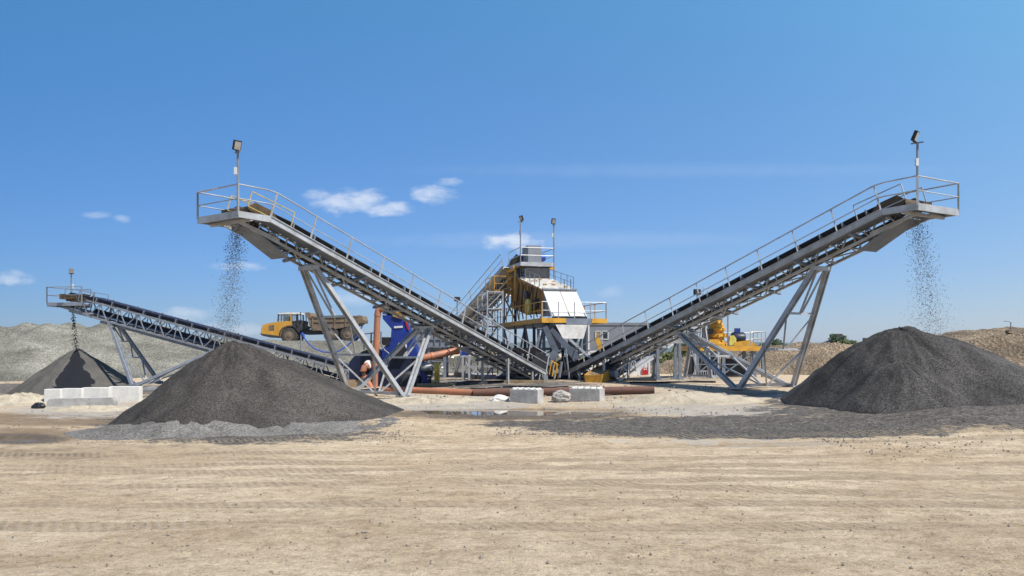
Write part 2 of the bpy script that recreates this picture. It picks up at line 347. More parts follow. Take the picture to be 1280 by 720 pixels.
def heap(name, label, cx, cy, zp, radii, m, e=.10, rough=.10, rs=.9, cat='gravel heap', n=120, rings=60, seed=0., pw=1., group=None, kind=None):
    R = interp_ang(radii); mb = MB(); fs = []
    for i in range(rings+1):
        t = 1.06*(i/rings)
        for k in range(n):
            d = 360*k/n; Rr = R(d)*(1+.07*fbm(math.cos(math.radians(d))*1.5, math.sin(math.radians(d))*1.5, 1, 3, seed+9))
            x = cx+Rr*t*math.cos(math.radians(d)); y = cy+Rr*t*math.sin(math.radians(d)); gz = G(x, y)
            f = 1-(math.sqrt(t*t+e*e)-e)/(math.sqrt(1+e*e)-e)
            f = math.copysign(abs(f)**pw, f)
            z = gz+(zp-gz)*f
            if f > 0: z += min(1, f*4)*rough*(fbm(x, y, rs, 4, seed)+.5*fbm(d*.05, t*1.2, 1.4, 3, seed+3))
            else: z = gz-.12
            mb.v.append((x, y, z))
    for i in range(rings):
        for k in range(n): mb.f.append((i*n+k, i*n+(k+1)%n, (i+1)*n+(k+1)%n, (i+1)*n+k))
    o = mb.build(name, m, loc=(cx, cy, G(cx, cy)), smooth=False)
    o.data.polygons.foreach_set('use_smooth', [True]*len(o.data.polygons))
    return tag(o, label, cat, group, kind)
heap('gravel_pile', 'dark grey crushed gravel pile under the left tall conveyor head', X_(291,31), 31, 2.16, {0:7.0,45:5.4,90:5.2,135:4.8,180:4.75,215:4.6,270:4.6,310:5.2,340:6.8}, 'grav', e=.10, rough=.12, seed=1, cat='gravel pile', rings=80, n=160)
heap('gravel_spread', 'low pale gravel fringe spread before the left dark pile', X_(232,27.2), 27.4, -.52, {0:4.6,90:2.5,150:3.8,180:4.4,220:2.6,270:1.7,320:2.2,340:4.4}, 'gravl', e=.2, rough=.10, seed=4, cat='gravel heap')
heap('gravel_spread', 'small pale gravel lobe at the right foot of the left dark pile', X_(365,27.8), 27.9, -.66, {0:3.8,90:1.8,180:3.2,270:1.5}, 'gravl', e=.25, rough=.08, seed=6, cat='gravel heap')
heap('gravel_pile', 'broad dark chippings pile under the right tall conveyor head', X_(1128,30), 30.2, 2.62, {0:6.7,30:7.5,90:6,135:4.6,180:4.0,215:3.8,250:3.5,270:3.4,300:4.2,330:6.2}, 'gravr', e=.32, rough=.14, seed=2, cat='gravel pile', rings=80, n=160)
heap('gravel_pile', 'rounded front lobe of chippings at the foot of the broad dark pile', X_(1128,28.4), 28.5, 1.42, {0:3.2,90:2.5,180:2.7,270:1.9,315:2.4}, 'gravr', e=.3, rough=.10, seed=22, cat='gravel pile')
heap('gravel_pile', 'lower grey gravel pile shoulder at the right frame edge behind the broad dark pile', X_(1230,32), 32.0, 1.15, {0:8,90:5,180:4.5,270:4.8}, 'gravr', e=.3, rough=.12, seed=12, cat='gravel pile')
heap('sand_pile', 'dark washed sand pile with a wet black tongue behind the concrete wall', X_(96,54), 54, 1.92, {0:3.9,60:4.3,90:4.3,180:4.0,225:4.0,270:4.0,315:3.9}, 'dsand', e=.05, rough=.07, seed=3, cat='sand pile')
heap('sand_heap', 'low cream sand heap left of the concrete wall end', X_(25,42), 42, -.55, {0:3.0,90:2,180:4,270:2.2}, 'cream', e=.3, rough=.16, seed=5, cat='sand heap')
heap('sand_heap', 'cream sand heap spilled in front of the low concrete slab', X_(112,37.6), 37.6, -.88, {0:2.8,90:.8,180:2.2,270:1.4}, 'cream', e=.4, rough=.14, seed=8, cat='sand heap')
heap('sand_heap', 'low cream sand berm before the blue machine', X_(540,36.3), 36.0, -.40, {0:2.6,90:1.0,180:4,270:1.0}, 'cream', e=.5, rough=.12, seed=9, cat='sand heap')
heap('sand_heap', 'pale sand rise between the right puddle bank and the right trestle', X_(850,33.3), 34.2, -.05, {0:4.5,90:1.3,180:3.0,270:1.6}, 'cream', e=.5, rough=.10, seed=11, cat='sand heap')

def ridge(name, label, x0, x1, dx, y0, y1, dy, hfun, m, kind='structure', cat='bank'):
    mb = MB(); xs = grid_axis([(x0,x1,dx)]); ys = grid_axis([(y0,y1,dy)])
    for y in ys:
        for x in xs: mb.v.append((x, y, hfun(x, y)))
    n = len(xs)
    for j in range(len(ys)-1):
        for i in range(n-1): mb.f.append((j*n+i, j*n+i+1, (j+1)*n+i+1, (j+1)*n+i))
    o = mb.build(name, m, loc=((x0+x1)/2, (y0+y1)/2, 0)); o.data.polygons.foreach_set('use_smooth', [True]*len(o.data.polygons))
    return tag(o, label, cat, kind=kind)
CONES = [(X_(p,Y),Y,CZ+(HY-q)*Y/F0) for p,q,Y in ((-90,400,78),(-40,404,77),(2,407,77),(35,402.5,78),(62,406,76),(88,402,77.5),(112,408,79),(130,403,78),(146,404.5,79),(172,412,80),(205,408,80),(236,416,82),(268,424,83))]
def emb(x, y):
    b = base(x, y)-.3
    crest = 83.5 if x > -35 else 76.5+7*max(0, 1-(-35-x)/6)
    top = float(np.interp(x, [-90,-60,-50,-42,-36,-30,-26,-15,-12,-9,-5], [3.6,3.7,3.7,3.6,3.0,2.75,2.85,2.85,2.5,1.6,-1]))
    f = top-max(0, (crest-y))*.50
    for cx, cy, cz in CONES: f = max(f, cz-.50*(math.sqrt((x-cx)**2+(y-cy)**2+.25)-.5))
    nz = .28*fbm(x, y, .28, 5)+.1*fbm(x, y, 1.1, 3)
    if -31 < x < -10 and y > 83.5: nz *= .25; f = min(f, 2.6+ (.25 if y < 84.2 else 0))
    return max(b-.3, f+nz if f > b-1 else b-.3)
ridge('gravel_bank', 'long pale weathered gravel bank with heaped tops behind the yard', -95, -6, .5, 56, 100, .5, emb, 'emb')
def mid(x, y):
    f = 1.0-abs(y-88)*.28-max(0, abs(x+2)-17)*.5
    return max(-2.5, f+.35*fbm(x, y, .3, 5))
ridge('spoil_bank', 'low grey spoil bank behind the screening tower', -24, 22, .5, 80, 98, .5, mid, 'spoil')
def mound(x, y):
    top = float(np.interp(x, [10,16,19,24,28,32,36,40,46], [-.6,.2,.9,1.6,2.1,2.3,2.1,1.6,.9]))
    f = top-max(0, 79-y)*.36-max(0, y-84)*.5
    return max(-2.5, f+.5*fbm(x, y, .3, 6)+.25*abs(fbm(x, y, .8, 4)))
ridge('earth_mound', 'brown lumpy dug earth mound between the right trestle and the right pile', 8, 52, .45, 70, 92, .45, mound, 'earth')
def rbank(x, y):
    top = float(np.interp(x, [30,33,34.5,36.4,39,41.6,50,70], [-.8,1.3,1.8,2.2,2.6,3.1,3.8,4.6]))
    f = top-max(0, 64-y)*.36
    return max(-2.0, f+.4*fbm(x, y, .3, 6)+.25*abs(fbm(x, y, .9, 4)))
ridge('earth_bank', 'rough earth bank rising at right frame edge', 29, 75, .5, 54, 84, .5, rbank, 'earth')
def hill(x, y):
    t = max(0, 1-abs(y-3600)/900)
    return -14+t*(50+20*fbm(x, 0, .0006, 4))
ridge('hill', 'distant wooded hills along the horizon', -5000, 5000, 60, 2600, 4600, 200, hill, 'hill', cat='hill')
# ------------------------------------------------------------------ belt conveyors
UP = V((0,0,1))
def rails(runs, parent, m='galv', posts=2.2, r=.03, hgt=1.1, mids=1, nm='handrail', pr=.028, kick=False):
    """runs: list of (point list at deck level, up vector); one handrail part, every upright a sub-part"""
    mb = MB(); ps = []
    for pts, u in runs:
        pts = [V(p) for p in pts]
        mb.path([p+u*hgt for p in pts], r, 6)
        for k in range(mids): mb.path([p+u*hgt*(k+1)/(mids+1) for p in pts], r*.8, 5)
        for i in range(len(pts)-1):
            L = (pts[i+1]-pts[i]).length; n = max(1, round(L/posts))
            for k in range(n+(i == len(pts)-2)):
                ps.append((pts[i].lerp(pts[i+1], k/n), u))
    h = mb.build(nm, m, parent)
    for p, u in ps: MB().beam(p, p+u*hgt, pr*2, pr*2, up=V((.3,1,0))).build('rail_post', m, h)
    return h
def floodlight(p, parent, hgt, face, m='galvd', name='floodlight', k=1.):
    pole = MB().tube(p, p+UP*hgt, .045*k, 8).build('light_pole', m, parent)
    f = V(face).normalized(); s = f.cross(UP).normalized(); t = p+UP*hgt
    MB().beam(t-f*.22, t+f*.22, .08, .04).build('crossbar', m, pole)
    d = (f*.72-UP*.30).normalized(); u2 = (UP*.72+f*.30).normalized(); c = t+UP*.27-f*.08
    q = [c+s*a*.15+u2*b_*.19-d*.06 for a, b_ in ((-1,-1),(1,-1),(1,1),(-1,1))]
    MB().hexa(q, [x+d*.12 for x in q]).beam(t, c-u2*.2, .08, .05).build('lamp_housing', 'black', pole)
    q = [c+s*a*.12+u2*b_*.15+d*.062 for a, b_ in ((-1,-1),(1,-1),(1,1),(-1,1))]
    MB().hexa(q, [x+d*.012 for x in q]).build('lens', 'lens', pole)
    MB().box(t-UP*.75+s*.09, (.10,.10,.28)).build('junction_box', 'hullw', pole)
    return pole
def trestle(parent, S, n, s_top, h_top, base_c, zb, wt, wb, levels, m='galv', leg_w=.22, single=None):
    """splayed two-legged frame with chevron bracing; returns the foot points"""
    top = S(s_top, 0, h_top); feet = []
    fr = MB().beam(top-n*(wt+.18)-UP*.1, top+n*(wt+.18)-UP*.1, .2, .2).build('trestle', m, parent)
    A, B = {}, {}
    for sg in (-1, 1):
        a = top+n*sg*wt-UP*.1; b = V((base_c.x, base_c.y, zb))+n*sg*wb
        d = (b-a).normalized(); x = d.cross(n).normalized()
        lg = MB(); lg.beam(a, b, leg_w, .05, up=x)                     # rolled section: web and two flanges
        for k in (-1, 1): lg.beam(a+x*0+d.cross(x)*0+n*k*leg_w*.5, b+n*k*leg_w*.5, .045, leg_w*.82, up=x)
        lg.build('leg', m, fr); feet.append(b); A[sg] = (a, b)
        MB().box(b+UP*.04, (.5,.5,.07), math.atan2(n.y, n.x)).build('foot_plate', m, fr)
    at = lambda sg, t: A[sg][0].lerp(A[sg][1], t)
    prev = None
    br = MB()
    for t in levels:
        p, q = at(-1, t), at(1, t)
        br.beam(p, q, .10, .10)
        a0, b0 = (at(-1, prev), at(1, prev)) if prev is not None else (at(-1, .02).lerp(at(1, .02), .25), at(-1, .02).lerp(at(1, .02), .75))
        c = p.lerp(q, .5); br.beam(a0, c.lerp(p, .06), .07, .07); br.beam(b0, c.lerp(q, .06), .07, .07)
        prev = t
    p, q = at(-1, 1.), at(1, 1.); c = p.lerp(q, .5)
    br.beam(at(-1, prev), c+UP*.1, .08, .08); br.beam(at(1, prev), c+UP*.1, .08, .08)
    br.build('bracing', m, fr)
    return feet
def conveyor(label, tail, head, near, Lp=1.5, tw=.55, ht=.34, hb=-.48, ww=.75, pitch=1.45, walkway=True, far_len=2.6, belt='belt',
             steel='galv', stringer='galvd', trestles=(), base=None, light=True, lightpos=None, bw=.50, tray=True, group=None, guard='guard', gh=0., idl=1.2, k=1., face=None, headdeck=True, out_every=2.9, railmat=None, belt_ext=.35, fence_far=True, wall=1.0):
    tail, head = V(tail), V(head); dh = V((head.x-tail.x, head.y-tail.y, 0)).normalized(); n = V((dh.y,-dh.x,0))*near   # n: towards the walkway side
    K = head-dh*Lp; sd = (K-tail); Ls = sd.length; sd.normalize(); un = (UP-sd*sd.z).normalized()
    S = lambda s, l, h: tail+sd*s+n*l+un*h
    T = thing('belt_conveyor', label, 'conveyor', (tail.x, tail.y, G(tail.x, tail.y)), group)
    railmat = railmat or steel
    # lattice sides
    for sg in (1, -1):
        mb = MB(); l = sg*tw
        mb.beam(S(0,l,ht), S(Ls+.5,l,ht), .09, .11, up=un).beam(S(0,l,hb), S(Ls+.2,l,hb), .09, .11, up=un)
        s = 0; up_ = True
        while s < Ls-.2:
            e = min(s+pitch/2, Ls); a, b = (hb, ht) if up_ else (ht, hb)
            mb.beam(S(s,l,a), S(e,l,b), .055, .055, up=un)
            if up_: mb.beam(S(e,l,hb), S(e,l,ht), .05, .05, up=sd)
            s = e; up_ = not up_
        mb.build('truss', steel, T)
    cb = MB(); s = .3; i = 0
    while s < Ls:
        cb.beam(S(s,-tw,hb), S(s,tw,hb), .07, .07, up=un).beam(S(s,-tw,ht-.04), S(s,tw,ht-.04), .06, .06, up=un)
        e = min(s+pitch, Ls); cb.beam(S(s,-tw if i%2 else tw,hb), S(e,tw if i%2 else -tw,hb), .05, .05, up=un)
        s += pitch; i += 1
    cb.build('cross_bracing', steel, T)
    # belt: troughed carrying run, tail turn, return run
    prof = [(-bw,ht+.34),(-bw*.45,ht+.12),(bw*.45,ht+.12),(bw,ht+.34)]
    th = .035; mb = MB(); ring = [(l,h) for l,h in prof]+[(l,h-th) for l,h in reversed(prof)]
    NS = 24; rows = []
    for q in range(NS+1):
        s = -.1+(Ls+belt_ext+.1)*q/NS; fl = min(1, (Ls+belt_ext-s)/1.4)    # flattens towards the head drum
        rows.append([S(s,l,(ht+.12)+(h-ht-.12)*max(0, fl)) for l,h in ring])
    o = len(mb.v); m_ = len(ring)
    for r in rows: mb.v += [tuple(p) for p in r]
    for q in range(NS):
        for j in range(m_): mb.f.append((o+q*m_+j, o+q*m_+(j+1)%m_, o+(q+1)*m_+(j+1)%m_, o+(q+1)*m_+j))
    mb.f += [tuple(range(o, o+m_)), tuple(range(o+NS*m_, o+NS*m_+m_))]
    mb.plate(S(-.1,-bw,hb+.17), S(-.1,bw,hb+.17), S(Ls+belt_ext-.2,bw,hb+.24), S(Ls+belt_ext-.2,-bw,hb+.24), .03)
    mb.build('belt', belt, T)
    # skirt of rubber/steel edge along the carrying run, which reads as the dark band above the walkway
    s = .5
    while s < Ls-.3:
        mb = MB()
        mb.tube(S(s,-bw*.45,ht+.05), S(s,bw*.45,ht+.05), .055, 6)
        for sg in (-1, 1):
            mb.tube(S(s,sg*bw*.48,ht+.06), S(s,sg*(bw+.02),ht+.30), .05, 6)
            mb.beam(S(s,sg*tw,ht), S(s,sg*(bw+.06),ht+.33), .05, .05)
        mb.build('idler', 'galvd', T); s += idl
    dc = S(Ls+belt_ext-.02, 0, ht-.13)
    MB().tube(dc-n*bw*1.05, dc+n*bw*1.05, .24, 16).build('head_drum', 'brown', T, True)
    for sg in (1,-1):
        l = sg*(tw+.02)
        MB().prism([S(Ls-.9,l,ht+.08), S(Ls-.5,l,ht+.30), S(Ls+belt_ext,l,ht+.26), S(Ls+belt_ext+.3,l,ht-.1), S(Ls+belt_ext,l,ht-.3), S(Ls-.9,l,ht-.2)], n*sg*.03).build('drum_cheek', 'brown', T)
    dt = S(0, 0, (ht+hb)/2+.1); MB().tube(dt-n*bw*1.05, dt+n*bw*1.05, .26, 16).build('tail_drum', 'galvd', T, True)
    MB().box(dc-n*(tw+.42)+UP*.05, (.75,.34,.34), math.atan2(n.y,n.x)).tube(dc-n*(tw+.3)-UP*.1, dc-n*(tw+.3)-dh*.7, .15, 10).build('drive_motor', 'brown', T)
    if tray:
        a = Ls-1.9
        MB().plate(S(a,-tw*1.05,hb-.34), S(a,tw*1.05,hb-.34), S(Ls+.35,tw*1.05,hb+.08), S(Ls+.35,-tw*1.05,hb+.08), .04).beam(S(a+.1,-tw,hb-.32), S(a+.1,-tw,hb), .05).beam(S(a+.1,tw,hb-.32), S(a+.1,tw,hb), .05).build('drip_tray', 'galvd', T)
    wi, wo = tw+.06, tw+.06+ww
    R0 = 1.3
    if walkway:
        wk = MB().plate(S(R0,wi,-.07), S(R0,wo,-.07), S(Ls,wo,-.07), S(Ls,wi,-.07), .035).build('walkway', stringer, T)
        MB().beam(S(R0,wo,-.06), S(Ls-.01,wo,-.06), .05, .25, up=un).beam(S(R0,wo+.03,.055), S(Ls-.01,wo+.03,.055), .09, .03, up=un).beam(S(R0,wo+.03,-.175), S(Ls-.01,wo+.03,-.175), .09, .03, up=un).build('stringer', steel, wk)
        s = R0+1.2
        while s < Ls:
            MB().beam(S(s,-tw-.35,hb-.07), S(s,wo-.02,-.24), .12, .12, up=un).build('outrigger', stringer, T); s += out_every
    if headdeck:
        wf = tw+.06+ww if fence_far else tw+.5
        D = MB(); z = V((0,0,-.07)); kf = K-dh*max(.2, far_len-Lp)
        D.plate(K+n*wi+z, K+n*wo+z, head+n*wo+z, head+n*wi+z, .035)
        e0 = head-dh*.62
        D.plate(e0-n*(wf-.01)+z, e0+n*(wi-.005)+z, head+n*(wi-.005)+z, head-n*(wf-.01)+z, .035)
        D.plate(head-dh*far_len-n*wf+z, head-dh*far_len-n*(tw+.12)+z, e0-dh*.01-n*(tw+.12)+z, e0-dh*.01-n*wf+z, .035)
        dk = D.build('head_platform', stringer, T)
        tb = MB(); zz = V((0,0,-.06))
        tb.beam(K+n*wo+zz, head+n*wo+zz, .05, .25).beam(head+n*(wo-.03)+zz, head-n*(wf-.03)+zz, .05, .27)
        tb.beam(head-n*wf+zz, head-dh*far_len-n*wf+zz, .05, .22)
        tb.build('toe_board', steel, dk)
        us = MB(); zu = V((0,0,-.19))
        us.beam(head-dh*.6-n*wf+zu, head-dh*.6+n*wo+zu, .12, .12)
        for sg in (-1, 1): us.beam(S(Ls-1.2, sg*(tw+.02), hb+.1), head-dh*.55+n*sg*(tw+.02)+zu, .09, .12)
        us.beam(S(Ls-1.6,-tw,-.30), S(Ls-1.6,-tw,-.30)-n*(wf-tw), .08, .08)
        us.build('platform_frame', steel, dk)
        guardpts = [S(Ls-1.2, sg*(tw+.16), .05) for sg in (1,-1)]
        for sg in (1, -1):
            gq = MB(); a = S(Ls-1.5, sg*(tw+.14), .1); b = S(Ls+belt_ext+.35, sg*(tw+.14), .05)
            for p, q in ((a+un*.25, b+un*.2), (a+un*.95, b+un*.85), (a+un*.25, a+un*.95), (b+un*.2, b+un*.85)): gq.beam(p, q, .035, .035)
            m0 = a.lerp(b, .5); gq.beam(m0+un*.22, m0+un*.9, .04, .04)
            gq.build('drum_guard', guard, T)
        rr = [([head-n*wf, head-dh*far_len-n*wf], UP)]
        if walkway: rr.append(([S(R0,wo,0), S(Ls,wo,0)], un)); 
        rr.append(([K+n*wo, head+n*wo, head-n*wf], UP) if not walkway else ([head+n*wo, head-n*wf], UP))
        h = rails(rr, T, railmat)
        if walkway:   # rail through the kink
            hb_ = MB(); 
            for f in (1.1, .55): hb_.path([S(Ls,wo,0)+un*f, K+n*wo+UP*f+dh*.12, head+n*wo+UP*f], .028, 6)
            hb_.build('rail_bend', railmat, h)
    elif walkway:
        rails([([S(R0,wo,0), S(Ls,wo,0)], un)], T, railmat)
    if light: floodlight((lightpos(head,n,wo,dh) if lightpos else head+n*(wo-.02))+V((0,0,-.1)), T, 2.45*k, face or dh*.2+n)
    bc = None
    if base is not None:
        bs, zb, wb = base; q = tail+sd*0; bc = tail+dh*bs
        fp = None
        for (s_top, wt, lv) in trestles: fp = trestle(T, S, n, s_top, hb-.05, bc+dh*(.12 if s_top*math.sqrt(1-sd.z**2) > bs else -.12), zb, wt, wb, lv, steel)
        if fp: MB().beam(fp[0]+dh*.1+UP*.14, fp[1]+dh*.1+UP*.14, .14, .14).build('base_beam', steel, T)
    return T, S, n, dh, sd, un, Ls

# left tall conveyor (head left, tail in the middle)
HA = (-11.72, 31.35, 7.15); TA = (1.7, 50.0, .05)
cA = conveyor('tall grey conveyor with near handrail rising left over the blue machine', TA, HA, -1, trestles=((19.2,.42,(.36,.66)),(11.2,.42,(.45,))), base=(14.2,-.40,1.85), group='tall stacking conveyors', railmat='galv')
HB = (16.55, 30.6, 7.33); TB = (4.0, 52.0, 0.)
cB = conveyor('tall grey conveyor rising right over the dark chippings pile', TB, HB, 1, face=(.73,-.61,0), guard='galv', trestles=((20.2,.42,(.36,.66)),(11.0,.42,(.44,))), base=(16.2,.0,1.85), group='tall stacking conveyors', railmat='galv')
TC = (-10.3, 50.5, .05); HC = (-31.0, 54.0, 4.95)
cC = conveyor('small grey conveyor with wet blue belt dropping black sand on far left', TC, HC, 1, guard='galvm', walkway=False, ht=.45, hb=-.55, ww=.55, belt='beltw', tray=False, steel='galvm', trestles=((17.2,.42,(.28,.55)),(9.6,.42,(.5,))), base=(14.3,-.5,1.5),
      lightpos=lambda h,n,wo,dh: h+n*(wo-.05), face=(-.5,.8,0), far_len=2.6, k=.9)
# upright straps on the near side of the small conveyor
T, S, n, dh, sd, un, Ls = cC
ca = -1 if n.y > 0 else 1
s = 1.0
while s < Ls-1:
    MB().beam(S(s,ca*-.66,-.72), S(s,ca*-.66,.85), .09, .09, up=sd).build('side_strap', 'galv', T); s += 1.9
MB().beam(S(.5,ca*.0,-.75), S(Ls-2,.0,-.75), .5, .14, up=un).build('drip_channel', 'galvd', T)
MB().beam(S(.8,ca*-.50,-.18), S(Ls-.8,ca*-.50,-.18), .03, .26, up=un).build('side_cover', 'navy', T)
# feed conveyor running away behind the screen
U = V((.966,.26,0)); W = V((-.26,.966,0))          # screen axes: along its front, towards its back
HE = V((1.5,57.6,8.05)); TE = HE+W*23+V((-4.2,0,-8.3)); 
cE = conveyor('steep feed conveyor climbing from behind to the top of the screening tower', TE, HE, 1, Lp=2.0, tw=.65, light=False, tray=False, trestles=((14.5,.5,(.3,.6)),), base=(12.4,-.4,1.6), headdeck=False, group=None, stringer='galv', idl=1.5, belt_ext=1.0)
T, S, n, dh, sd, un, Ls = cE
# head box and platform of the feed conveyor
D = MB(); 
for (a, b_) in ((.65,1.25),(-1.25,-.65)): D.plate(HE-W*-2.+U*a+V((0,0,.0)), HE+W*2.+U*b_, HE-W*.6+U*b_, HE-W*.6+U*a, .04)
D.plate(HE-W*.6-U*1.25, HE-W*.6+U*1.25, HE-W*1.2+U*1.25, HE-W*1.2-U*1.25, .04)
pf = D.build('head_platform', 'galv', T)
MB().beam(HE-W*1.2-U*1.25-UP*.08, HE-W*1.2+U*1.25-UP*.08, .05, .28).beam(HE-W*1.2-U*1.25-UP*.08, HE+W*2-U*1.25-UP*.08, .05, .28).beam(HE-W*1.2+U*1.25-UP*.08, HE+W*2+U*1.25-UP*.08, .05, .28).build('toe_board', 'galv', pf)
rails([([HE+W*2-U*1.25, HE-W*1.2-U*1.25, HE-W*1.2+U*1.25, HE+W*2+U*1.25], UP)], T, 'galv')
c = HE+W*.0+UP*.85
MB().prism([c-U*.5-UP*.75-W*.6, c+U*.5-UP*.75-W*.6, c+U*.5+UP*.5-W*.6, c-U*.5+UP*.5-W*.6], W*1.6).build('head_hood', 'hull', T)
MB().tube(c+U*.52-UP*.3, c+U*.95-UP*.3, .24, 14).build('drive_motor', 'hose', T, True)
floodlight(HE-W*1.2-U*1.25, T, 2.9, (-.6,-.5,0)); floodlight(HE-W*1.2+U*1.25-UP*1.1, T, 3.9, (.3,-.9,0))
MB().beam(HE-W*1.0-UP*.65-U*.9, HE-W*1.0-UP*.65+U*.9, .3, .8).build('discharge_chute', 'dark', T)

# return conveyor to the crusher, passing under the right tall conveyor
TF = (5.9, 47.2, .35); HF = (16.9, 62.5, 5.6)
cF = conveyor('narrow grey conveyor with yellow tail box passing below the right tall conveyor towards the crusher', TF, HF, 1, tw=.45, bw=.4, ht=.3, hb=-.4, ww=.5, belt='beltw', light=False, tray=False, trestles=((14,.35,(.4,)),), base=(13.2,-.2,1.0), far_len=2.0, stringer='galv', guard='galv')
T, S, n, dh, sd, un, Ls = cF
fb = MB(); o = V((5.3,46.4,0)); a = V((.80,.60,0)); b = V((.60,-.80,0))
z0 = G(o.x, o.y)+.12
q = [P(733,480.5,46.2), P(752,481.5,45.8), P(767,470.5,48.2), P(749,469.5,48.6)]
tl = [P(731,470.5,46.2), P(752.5,470.5,45.8), P(767.5,458.5,48.2), P(747,459.5,48.6)]
fb.plate(q[0],q[1],tl[1],tl[0],.05).plate(q[1],q[2],tl[2],tl[1],.05).plate(q[3],q[0],tl[0],tl[3],.05).plate(q[2],q[3],tl[3],tl[2],.05)
bx = fb.build('tail_box', 'yel', T)
MB().plate(*[p+UP*.02 for p in tl], .03).build('box_cover', 'tan', bx)
fr = MB()
for i in range(4): fr.beam(tl[i]+UP*.05, tl[(i+1)%4]+UP*.05, .09, .09)
for i in range(3): p = tl[1].lerp(tl[2], (i+.5)/3); r_ = q[1].lerp(q[2], (i+.5)/3); v = (q[1]-q[0]).normalized(); fr.beam(p+v*.05, r_+v*.05, .07, .07)
fr.build('stiffener', 'yel', bx)
for i in range(4): MB().beam(V((q[i].x,q[i].y,G(q[i].x,q[i].y)-.02)), q[i]+UP*.1, .10, .10).build('leg', 'galvd', T)

# tail frames of the two tall conveyors
for (T, S, n, dh, sd, un, Ls) in (cA, cB):
    for s, l in ((.6,-.6),(.6,.6),(2.6,1.25),(2.6,-.6),(5.2,1.25),(5.2,-.6)):
        p = S(s,l,-.35); MB().beam(V((p.x,p.y,G(p.x,p.y)-.03)), p, .11, .11, up=dh).build('tail_leg', 'galv', T)
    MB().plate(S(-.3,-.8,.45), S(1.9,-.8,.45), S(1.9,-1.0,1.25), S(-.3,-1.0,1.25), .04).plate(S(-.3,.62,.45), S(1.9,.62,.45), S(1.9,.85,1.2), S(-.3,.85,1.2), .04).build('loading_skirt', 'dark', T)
    gq = MB()
    for i in range(4): p = S(-.1+i*.35, 1.38, -.05); gq.beam(p, p+un*.9, .04, .04)
    gq.beam(S(-.1,1.38,.85), S(1.0,1.38,.85), .05, .05); gq.build('tail_guard', 'yel', T)

# small floodlight on the right conveyor's far edge, and a sensor post on the left one
T, S, n, dh, sd, un, Ls = cB
p = S(11.2,-.9,.1); pl = MB().tube(p, p+UP*1.5, .035, 6).beam(S(11.2,-.5,.1), p, .06).build('light_pole', 'galvd', T); MB().box(p+UP*1.55, (.4,.16,.3), .5).build('lamp_housing', 'black', pl)
T, S, n, dh, sd, un, Ls = cA
p = S(7.4,-.9,.1); pl = MB().tube(p, p+UP*2.2, .035, 6).beam(S(7.4,-.5,.1), p, .06).build('light_pole', 'galvd', T); MB().box(p+UP*2.25, (.3,.16,.25), .5).build('lamp_housing', 'black', pl)

# ------------------------------------------------------------------ falling material
def stream(label, top, end, n, w0, w1, sz, bias, m='stone'):
    mb = MB(); top, end = V(top), V(end)
    for i in range(n):
        t = random.random()**(.8 if i%3 else 2.); c = top.lerp(end, t); c.x += (end.x-top.x)*(t*t-t)*.4
        w = w0+(w1-w0)*t; c += V((random.gauss(-bias*w*t, w), random.gauss(0, w), random.uniform(-.1,.1)))
        r = sz*random.uniform(.5,1.25)*(1.15-.3*t); R = [V((random.uniform(.6,1.2)*r*x,random.uniform(.6,1.2)*r*y,random.uniform(.6,1.4)*r*z)) for x,y,z in ((1,0,0),(-1,0,0),(0,1,0),(0,-1,0),(0,0,1),(0,0,-1))]
        mb.add([c+q for q in R], [(0,2,4),(2,1,4),(1,3,4),(3,0,4),(2,0,5),(1,2,5),(3,1,5),(0,3,5)])
    return tag(mb.build('falling_gravel', m, loc=top), label, 'falling gravel', kind='stuff')
hA = V(HA)-V((.6*-1,-.8,0))*0; 
pA = cA[1](cA[6]+.62, 0, .05); pB = cB[1](cB[6]+.62, 0, .05); pC = cC[1](cC[6]+.55, 0, .1)
stream('shower of crushed stone dropping from the left tall conveyor head', pA-UP*.2, (X_(287,31.3), 31.3, 2.1), 3200, .14, .32, .018, .6)
stream('wind blown shower of chippings dropping from the right tall conveyor head', pB-UP*.2, (X_(1176,30.3), 30.3, 2.3), 3200, .16, .38, .017, .7)
stream('clumps of wet black sand dropping from the small conveyor head', pC-UP*.2, (X_(95,54), 54, 1.9), 420, .05, .10, .036, 0, 'wstone')
# ------------------------------------------------------------------ screening tower
O = V((1.9,50.0,0)); ZD = 3.8
def Q(u, v, z): return O+U*u+W*v+UP*z
scr = thing('screening_tower', 'tall screening tower with white front covers and yellow walkways', 'screening plant', (O.x+1.5,O.y+3,G(2,53)))
WU, LV = 4.35, 12.5
d = MB().plate(Q(0,0,ZD-.05),Q(WU,0,ZD-.05),Q(WU,1.15,ZD-.05),Q(0,1.15,ZD-.05),.04).plate(Q(0,1.16,ZD-.05),Q(.85,1.16,ZD-.05),Q(.85,LV,ZD-.05),Q(0,LV,ZD-.05),.04).plate(Q(3.5,1.16,ZD-.05),Q(WU,1.16,ZD-.05),Q(WU,8,ZD-.05),Q(3.5,8,ZD-.05),.04).build('walkway', 'galvd', scr)
e = MB()
e.beam(Q(-.03,-.03,ZD-.09),Q(1.6,-.03,ZD-.09),.07,.30).beam(Q(3.35,-.03,ZD-.09),Q(WU+.03,-.03,ZD-.09),.07,.30)
e.beam(Q(-.03,0,ZD-.09),Q(-.03,LV,ZD-.09),.07,.30).beam(Q(WU+.03,0,ZD-.09),Q(WU+.03,8,ZD-.09),.07,.30)
e.build('edge_beam', 'yel', d)
MB().beam(Q(1.61,-.02,ZD-.14),Q(3.34,-.02,ZD-.14),.07,.38).build('edge_beam', 'galvd', d)
rails([([Q(0,LV,ZD),Q(0,0,ZD)],UP),([Q(WU,0,ZD),Q(WU,8,ZD)],UP)], scr, 'yel', 1.9)
rails([([Q(.02,0,ZD),Q(WU,0,ZD)],UP)], scr, 'galv', 1.1, r=.022)
